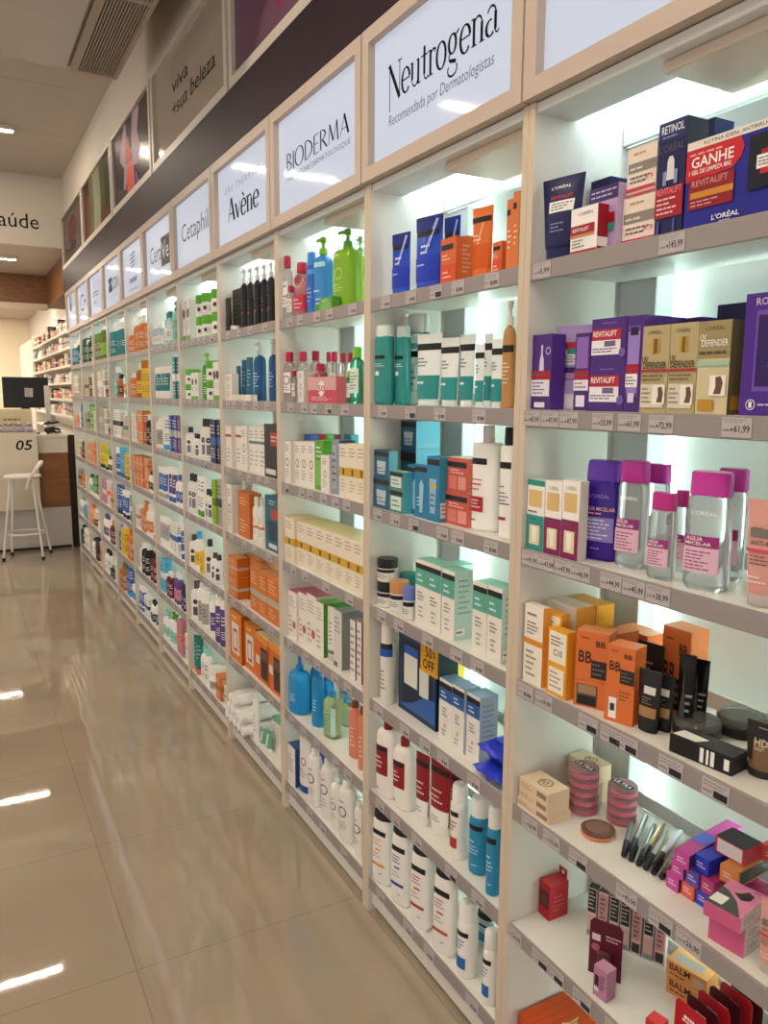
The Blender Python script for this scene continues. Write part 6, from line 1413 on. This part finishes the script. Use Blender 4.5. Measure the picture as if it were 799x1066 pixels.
# ---- bar stool
R=empty('bar_stool',(-.49,8.25,0)); tag(R,'white metal bar stool with low curved back','stool'); M_ST=mat('e4dfd8',.35)
foot_spots=[(.125,-.21),(.225,.105),(-.125,.165),(-.215,-.115)]; top_spots=[(.08,-.11),(.11,.07),(-.08,.09),(-.11,-.08)]
q=MB(); q.lathe([(.785,.15,.15),(.79,.165,.165),(.805,.17,.17),(.815,.16,.16)],M_ST,n=24); q.build('seat',R)
for (fx,fy),(tx,ty) in zip(foot_spots,top_spots):
    q=MB(); q.tube([(fx,fy,.03),(tx,ty,.79)],.011,M_ST); lg=q.build('leg',R)
    q=MB(); q.lathe([(0,.015,.015),(.034,.016,.016),(.036,.01,.01)],'2a2624',fx,fy,10); q.build('rubber_foot',lg)
q=MB(); fr=.30; P=[(f[0]*(1-fr)+t2[0]*fr,f[1]*(1-fr)+t2[1]*fr,.245) for f,t2 in zip(foot_spots,top_spots)]; cx=sum(p[0] for p in P)/4; cy=sum(p[1] for p in P)/4
q.tube([(cx+.175*math.cos(a*PI/12),cy+.165*math.sin(a*PI/12),.25) for a in range(24)],.009,M_ST,closed=True); q.build('foot_ring',R)
q=MB(); q.tube([(.02,-.15,.69),(.05,-.17,.80),(.12,-.155,.89),(.165,-.08,.925),(.175,.02,.93),(.16,.12,.905),(.12,.15,.83),(.08,.12,.74)],[.011,.013,.017,.021,.022,.018,.014,.011],M_ST,n=10); q.build('backrest',R)
# ---- things on the counter
R=empty('monitor',(-.37,8.95,1.175)); tag(R,'black computer monitor on the checkout counter','monitor')
box_part('monitor_panel',R,mat('16161a',.3),-.21,.225,-.02,.02,.27,.585,bev=.006); box_part('monitor_stand',R,mat('1c1c20',.4),-.04,.04,.021,.05,.005,.4); box_part('monitor_base',R,mat('1c1c20',.4),-.12,.12,-.06,.1,.0005,.012)
q=MB(); q.loft([[(x,.0,z) for x,z in ((-.03,.0),(.045,-.004),(.05,.085),(-.028,.09))],[(x,.001,z) for x,z in ((-.03,.0),(.045,-.004),(.05,.085),(-.028,.09))]],mat('bcbab4',.7))
for i in range(5): q.box(-.02,.035-.008*(i%3),-.0006,-.0001,.012+i*.014,.017+i*.014,'6a6a6c')
o=q.build('paper_note',None,False); o.location=(-.345,8.9278,1.56); tag(o,'white paper note taped to the black monitor','note')
q=MB(); q.bbox(-.025,.025,-.02,.02,0,.5,mat('d4ccc2',.45),b=.004); o=q.build('display_post',None,False); o.location=(-.17,8.85,1.175); tag(o,'white upright post standing on the counter','post')
q=MB(); q.box(-.42,.1,-.005,.03,0,.004,'d8d4ca')
for a,b2,e,f in ((-.42,.1,-.008,-.005),(-.42,.1,.05,.053)): q.box(a,b2,e,f,0,.03,'~e8e8e8')
q.box(-.42,.1,.03,.05,0,.004,'d8d4ca'); o=q.build('acrylic_tray',None,False); o.location=(-.42,8.535,1.2062); tag(o,'clear tray of small bottles on the counter','tray')
style('supplement','bottle','small white capped bottle','8a7c90',cap='ece6de',cw=1.0,g=[('r',.1,.2,.9,.9,'d8d0d8'),('l',.2,.3,.8,.8,3,'5a4a64')])
for i in range(5): product('supplement',-.385-i*.088,8.557,1.2105,.066,.04,.1,PI/2,['rightmost','second','third','fourth','fifth'][i]+(' from right' if i else '')+' small white capped bottle in counter tray','bottles in the counter tray')
style('displaybox','carton','beige display carton','d8c8a4',sc='c8b890',tc='e0d2b0',n='display_carton',c='box',g=[('l',.3,.3,.8,.7,2,'8a7a4a'),('r',0,0,1,.14,'c8b480')])
product('displaybox',-.53,8.70,1.1755,.38,.08,.262,PI/2,'beige display carton behind the counter bottle tray',None)
for i in range(4):
    q=MB(); pts=[(-.2+.06*math.sin(j*1.7+i*2)+.01*j,8.72+i*.012,1.205+i*.028+.016*math.sin(j*2.3+i)+.0) for j in range(9)]
    q.tube(pts,.009,'242224' if i!=2 else 'c8c2bc'); o=q.build('cable'); tag(o,['lowest black','second black','pale','topmost black'][i]+' cable coiled on the counter by post','cable','cables on the counter')
# ---- shelving behind the counter
R=empty('wall_shelving',(.08,10.9,0)); tag(R,'white wall shelving behind the checkout counter','shelf')
BZ=[2.27,2.09,1.905,1.72,1.535,1.35]
box_part('back_panel',R,M_WHITE,.255,.262,-2.2,2.2,0,2.6)
for s in (-1,1): box_part('side_panel',R,M_WHITE,0,.2545,*sorted((s*2.2,s*2.18)),0,2.45 if s>0 else 2.3)
for z in BZ+[1.16]: box_part('shelf_board',R,mat('e8e0d4',.4),0,.2545,-2.1795,2.1795,z-.028,z)
BK_=['carton:peach:white','bottle:white:peach','carton:cream:grey','carton:grey:navy','bottle:coral:white','carton:white:coral','carton:black:grey','bottle:peach:white','carton:beige:brown','bottle:white:black','carton:maroon:cream','carton:grey:black']
for r,z in enumerate(BZ):
    for i in range(13):
        sid=auto(BK_[(i*5+r*3+(i*i)%4)%12]); y=12.95-i*.315
        product(sid,.145+.012*(i%2),y,z+.0005,.2,.1,.085+.045*((i*7+r*5)%4)/3+(.05 if r==0 and i%3==0 else 0),0,f"{ST[sid]['look']}, item {i+1} from left, {['top','second','third','fourth','fifth','sixth'][r]} shelf behind counter",'products on the shelves behind the counter')
R=empty('storage_cabinet',(.08,14.4,0)); tag(R,'tall white storage cabinet at the back wall','cabinet')
box_part('cabinet_body',R,mat('d8cfc2',.5),.012,.262,-1.2,1.2,0,2.42)
for a in (-1.19,-.39,.41): 
    dr=box_part('door',R,mat('cfc6ba',.5),0,.0115,a,a+.78,.06,2.4); box_part('handle',dr,mat('8a8278',.4),-.02,-.0005,a+.7,a+.72,1.0,1.3)
# ---- stock the shelves
ORD=['first','second','third','fourth','fifth','sixth','seventh','eighth','ninth','tenth','eleventh','twelfth','thirteenth','fourteenth']
SHN=['','top','second','third','fourth','fifth','sixth','bottom']
def bay_words(k): return 'rightmost bay' if k==1 else 'farthest bay' if k==11 else ORD[k-1]+' bay from right'
for s in STOCK: auto(s[2])
kinds={}
for s in STOCK: kinds.setdefault((s[0],s[1],s[11] or ST[s[2]]['look']),[]).append(s)
for (bay,sh,look),L in kinds.items():
    L.sort(key=lambda s:(-round(s[4],2),-s[5])); where=f'{SHN[sh]} shelf, {bay_words(bay)}'
    for n,s in enumerate(L):
        label=f'{look}, {where}' if len(L)==1 else f'{look}, {ORD[n]} from left, {where}'
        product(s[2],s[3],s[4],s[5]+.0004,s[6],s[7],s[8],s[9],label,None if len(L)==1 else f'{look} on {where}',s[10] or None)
# ---- price tags in the rails
M_TAG=mat('b9b0af',.5)
READ={(1,1):[(1.245,'5,99'),(.925,'145,99')],(1,2):[(1.26,'45,99'),(1.205,'47,99'),(1.15,'47,99'),(1.06,'53,99'),(.995,'61,99'),(.925,'72,99'),(.78,'61,99')],(1,3):[(1.25,'41,99'),(1.2,'47,99'),(1.15,'47,99'),(1.1,'46,99'),(1.02,'44,99'),(.965,'45,99'),(.91,'28,99')],(1,4):[(1.25,''),(1.19,'39,99'),(1.06,'#'),(1.0,'#'),(.96,'#'),(.86,'#'),(.77,'#')],(1,5):[(1.22,'26,99'),(1.15,'35,99'),(1.07,'#'),(.94,'43,99'),(.86,'#'),(.8,'26,90')],(1,6):[(1.26,'24,99'),(1.17,'#'),(1.12,'#'),(1.04,'#'),(.95,'#')]}
rnd=random.Random(5)
for bay in range(1,7):
    for sh in range(1,8):
        tags=READ.get((bay,sh))
        if not tags:
            if bay==1: continue
            n=rnd.choice((4,5,5,6)) if bay<4 else rnd.choice((4,5,6)); y0=seam(bay)-.05; tags=[(y0-(i+rnd.uniform(.1,.6))*.6/n,'#' if rnd.random()<.12 else '') for i in range(n)]
        for n,(y,txt) in enumerate(tags):
            q=MB(); w,h=.052,.03
            q.box(-w/2,w/2,-.0012,0,-h/2,h/2,M_TAG)
            S=flat(lambda fx,fy,o,w=w,h=h:(-w/2+fx*w,-.0012-o*.5,-h/2+fy*h))
            if txt=='#': ops=[('l',.06,.55,.9,.92,2,'8a8084'),('r',.45,.08,.95,.48,'242228'),('l',.06,.2,.38,.42,1,'6a6266')]
            elif txt: ops=[('l',.06,.7,.8,.94,2,'8a8084'),('t',txt,.42,.2,.94,.62,'3a3436'),('r',.32,.32,.38,.46,'3a3436'),('l',.06,.2,.28,.5,1,'8a8084')]
            else: ops=[('l',.06,.6,.85,.92,2,'9a9094'),('r',.42,.18,.55,.48,'5a5256'),('r',.6,.2,.9,.46,'6a6266'),('l',.06,.2,.3,.5,1,'8a8084')]
            paint(q,ops,S,w,h); o=q.build('price_tag',None,False); o.location=(.0012,y,SHZ[sh]-.0175); o.rotation_euler=(0,0,-PI/2)
            tag(o,f'white shelf price tag, {ORD[n]} from left, {SHN[sh]} shelf edge, {bay_words(bay)}','tag','price tags on the shelf edges')
# ---------------------------------------------------------------- light, camera
wd=bpy.data.worlds.new('shop_light'); SC.world=wd; wd.use_nodes=True; bg=wd.node_tree.nodes['Background']; bg.inputs[0].default_value=lin('f3ece4'); bg.inputs[1].default_value=.8
F_,YAW,PIT,ROLL=809.357,.50338,.14919,.00671
Fw=Vector((math.sin(YAW)*math.cos(PIT),math.cos(YAW)*math.cos(PIT),-math.sin(PIT))); Rt=Fw.cross(Vector((0,0,1))).normalized(); Up=Rt.cross(Fw)
R2=Rt*math.cos(ROLL)+Up*math.sin(ROLL); U2=-Rt*math.sin(ROLL)+Up*math.cos(ROLL)
cd=bpy.data.cameras.new('camera'); cam=bpy.data.objects.new('camera',cd); COL.objects.link(cam)
cd.sensor_fit='VERTICAL'; cd.sensor_height=36; cd.lens=36*F_/1066; cd.clip_start=.05
mtx=Matrix((R2,U2,-Fw)).transposed().to_4x4(); mtx.translation=Vector((-1.03723,0,1.6)); cam.matrix_world=mtx
SC.camera=cam
vs=SC.view_settings; vs.view_transform='Standard'; vs.look='None'; vs.gamma=1; vs.exposure=.32; vs.use_curve_mapping=False
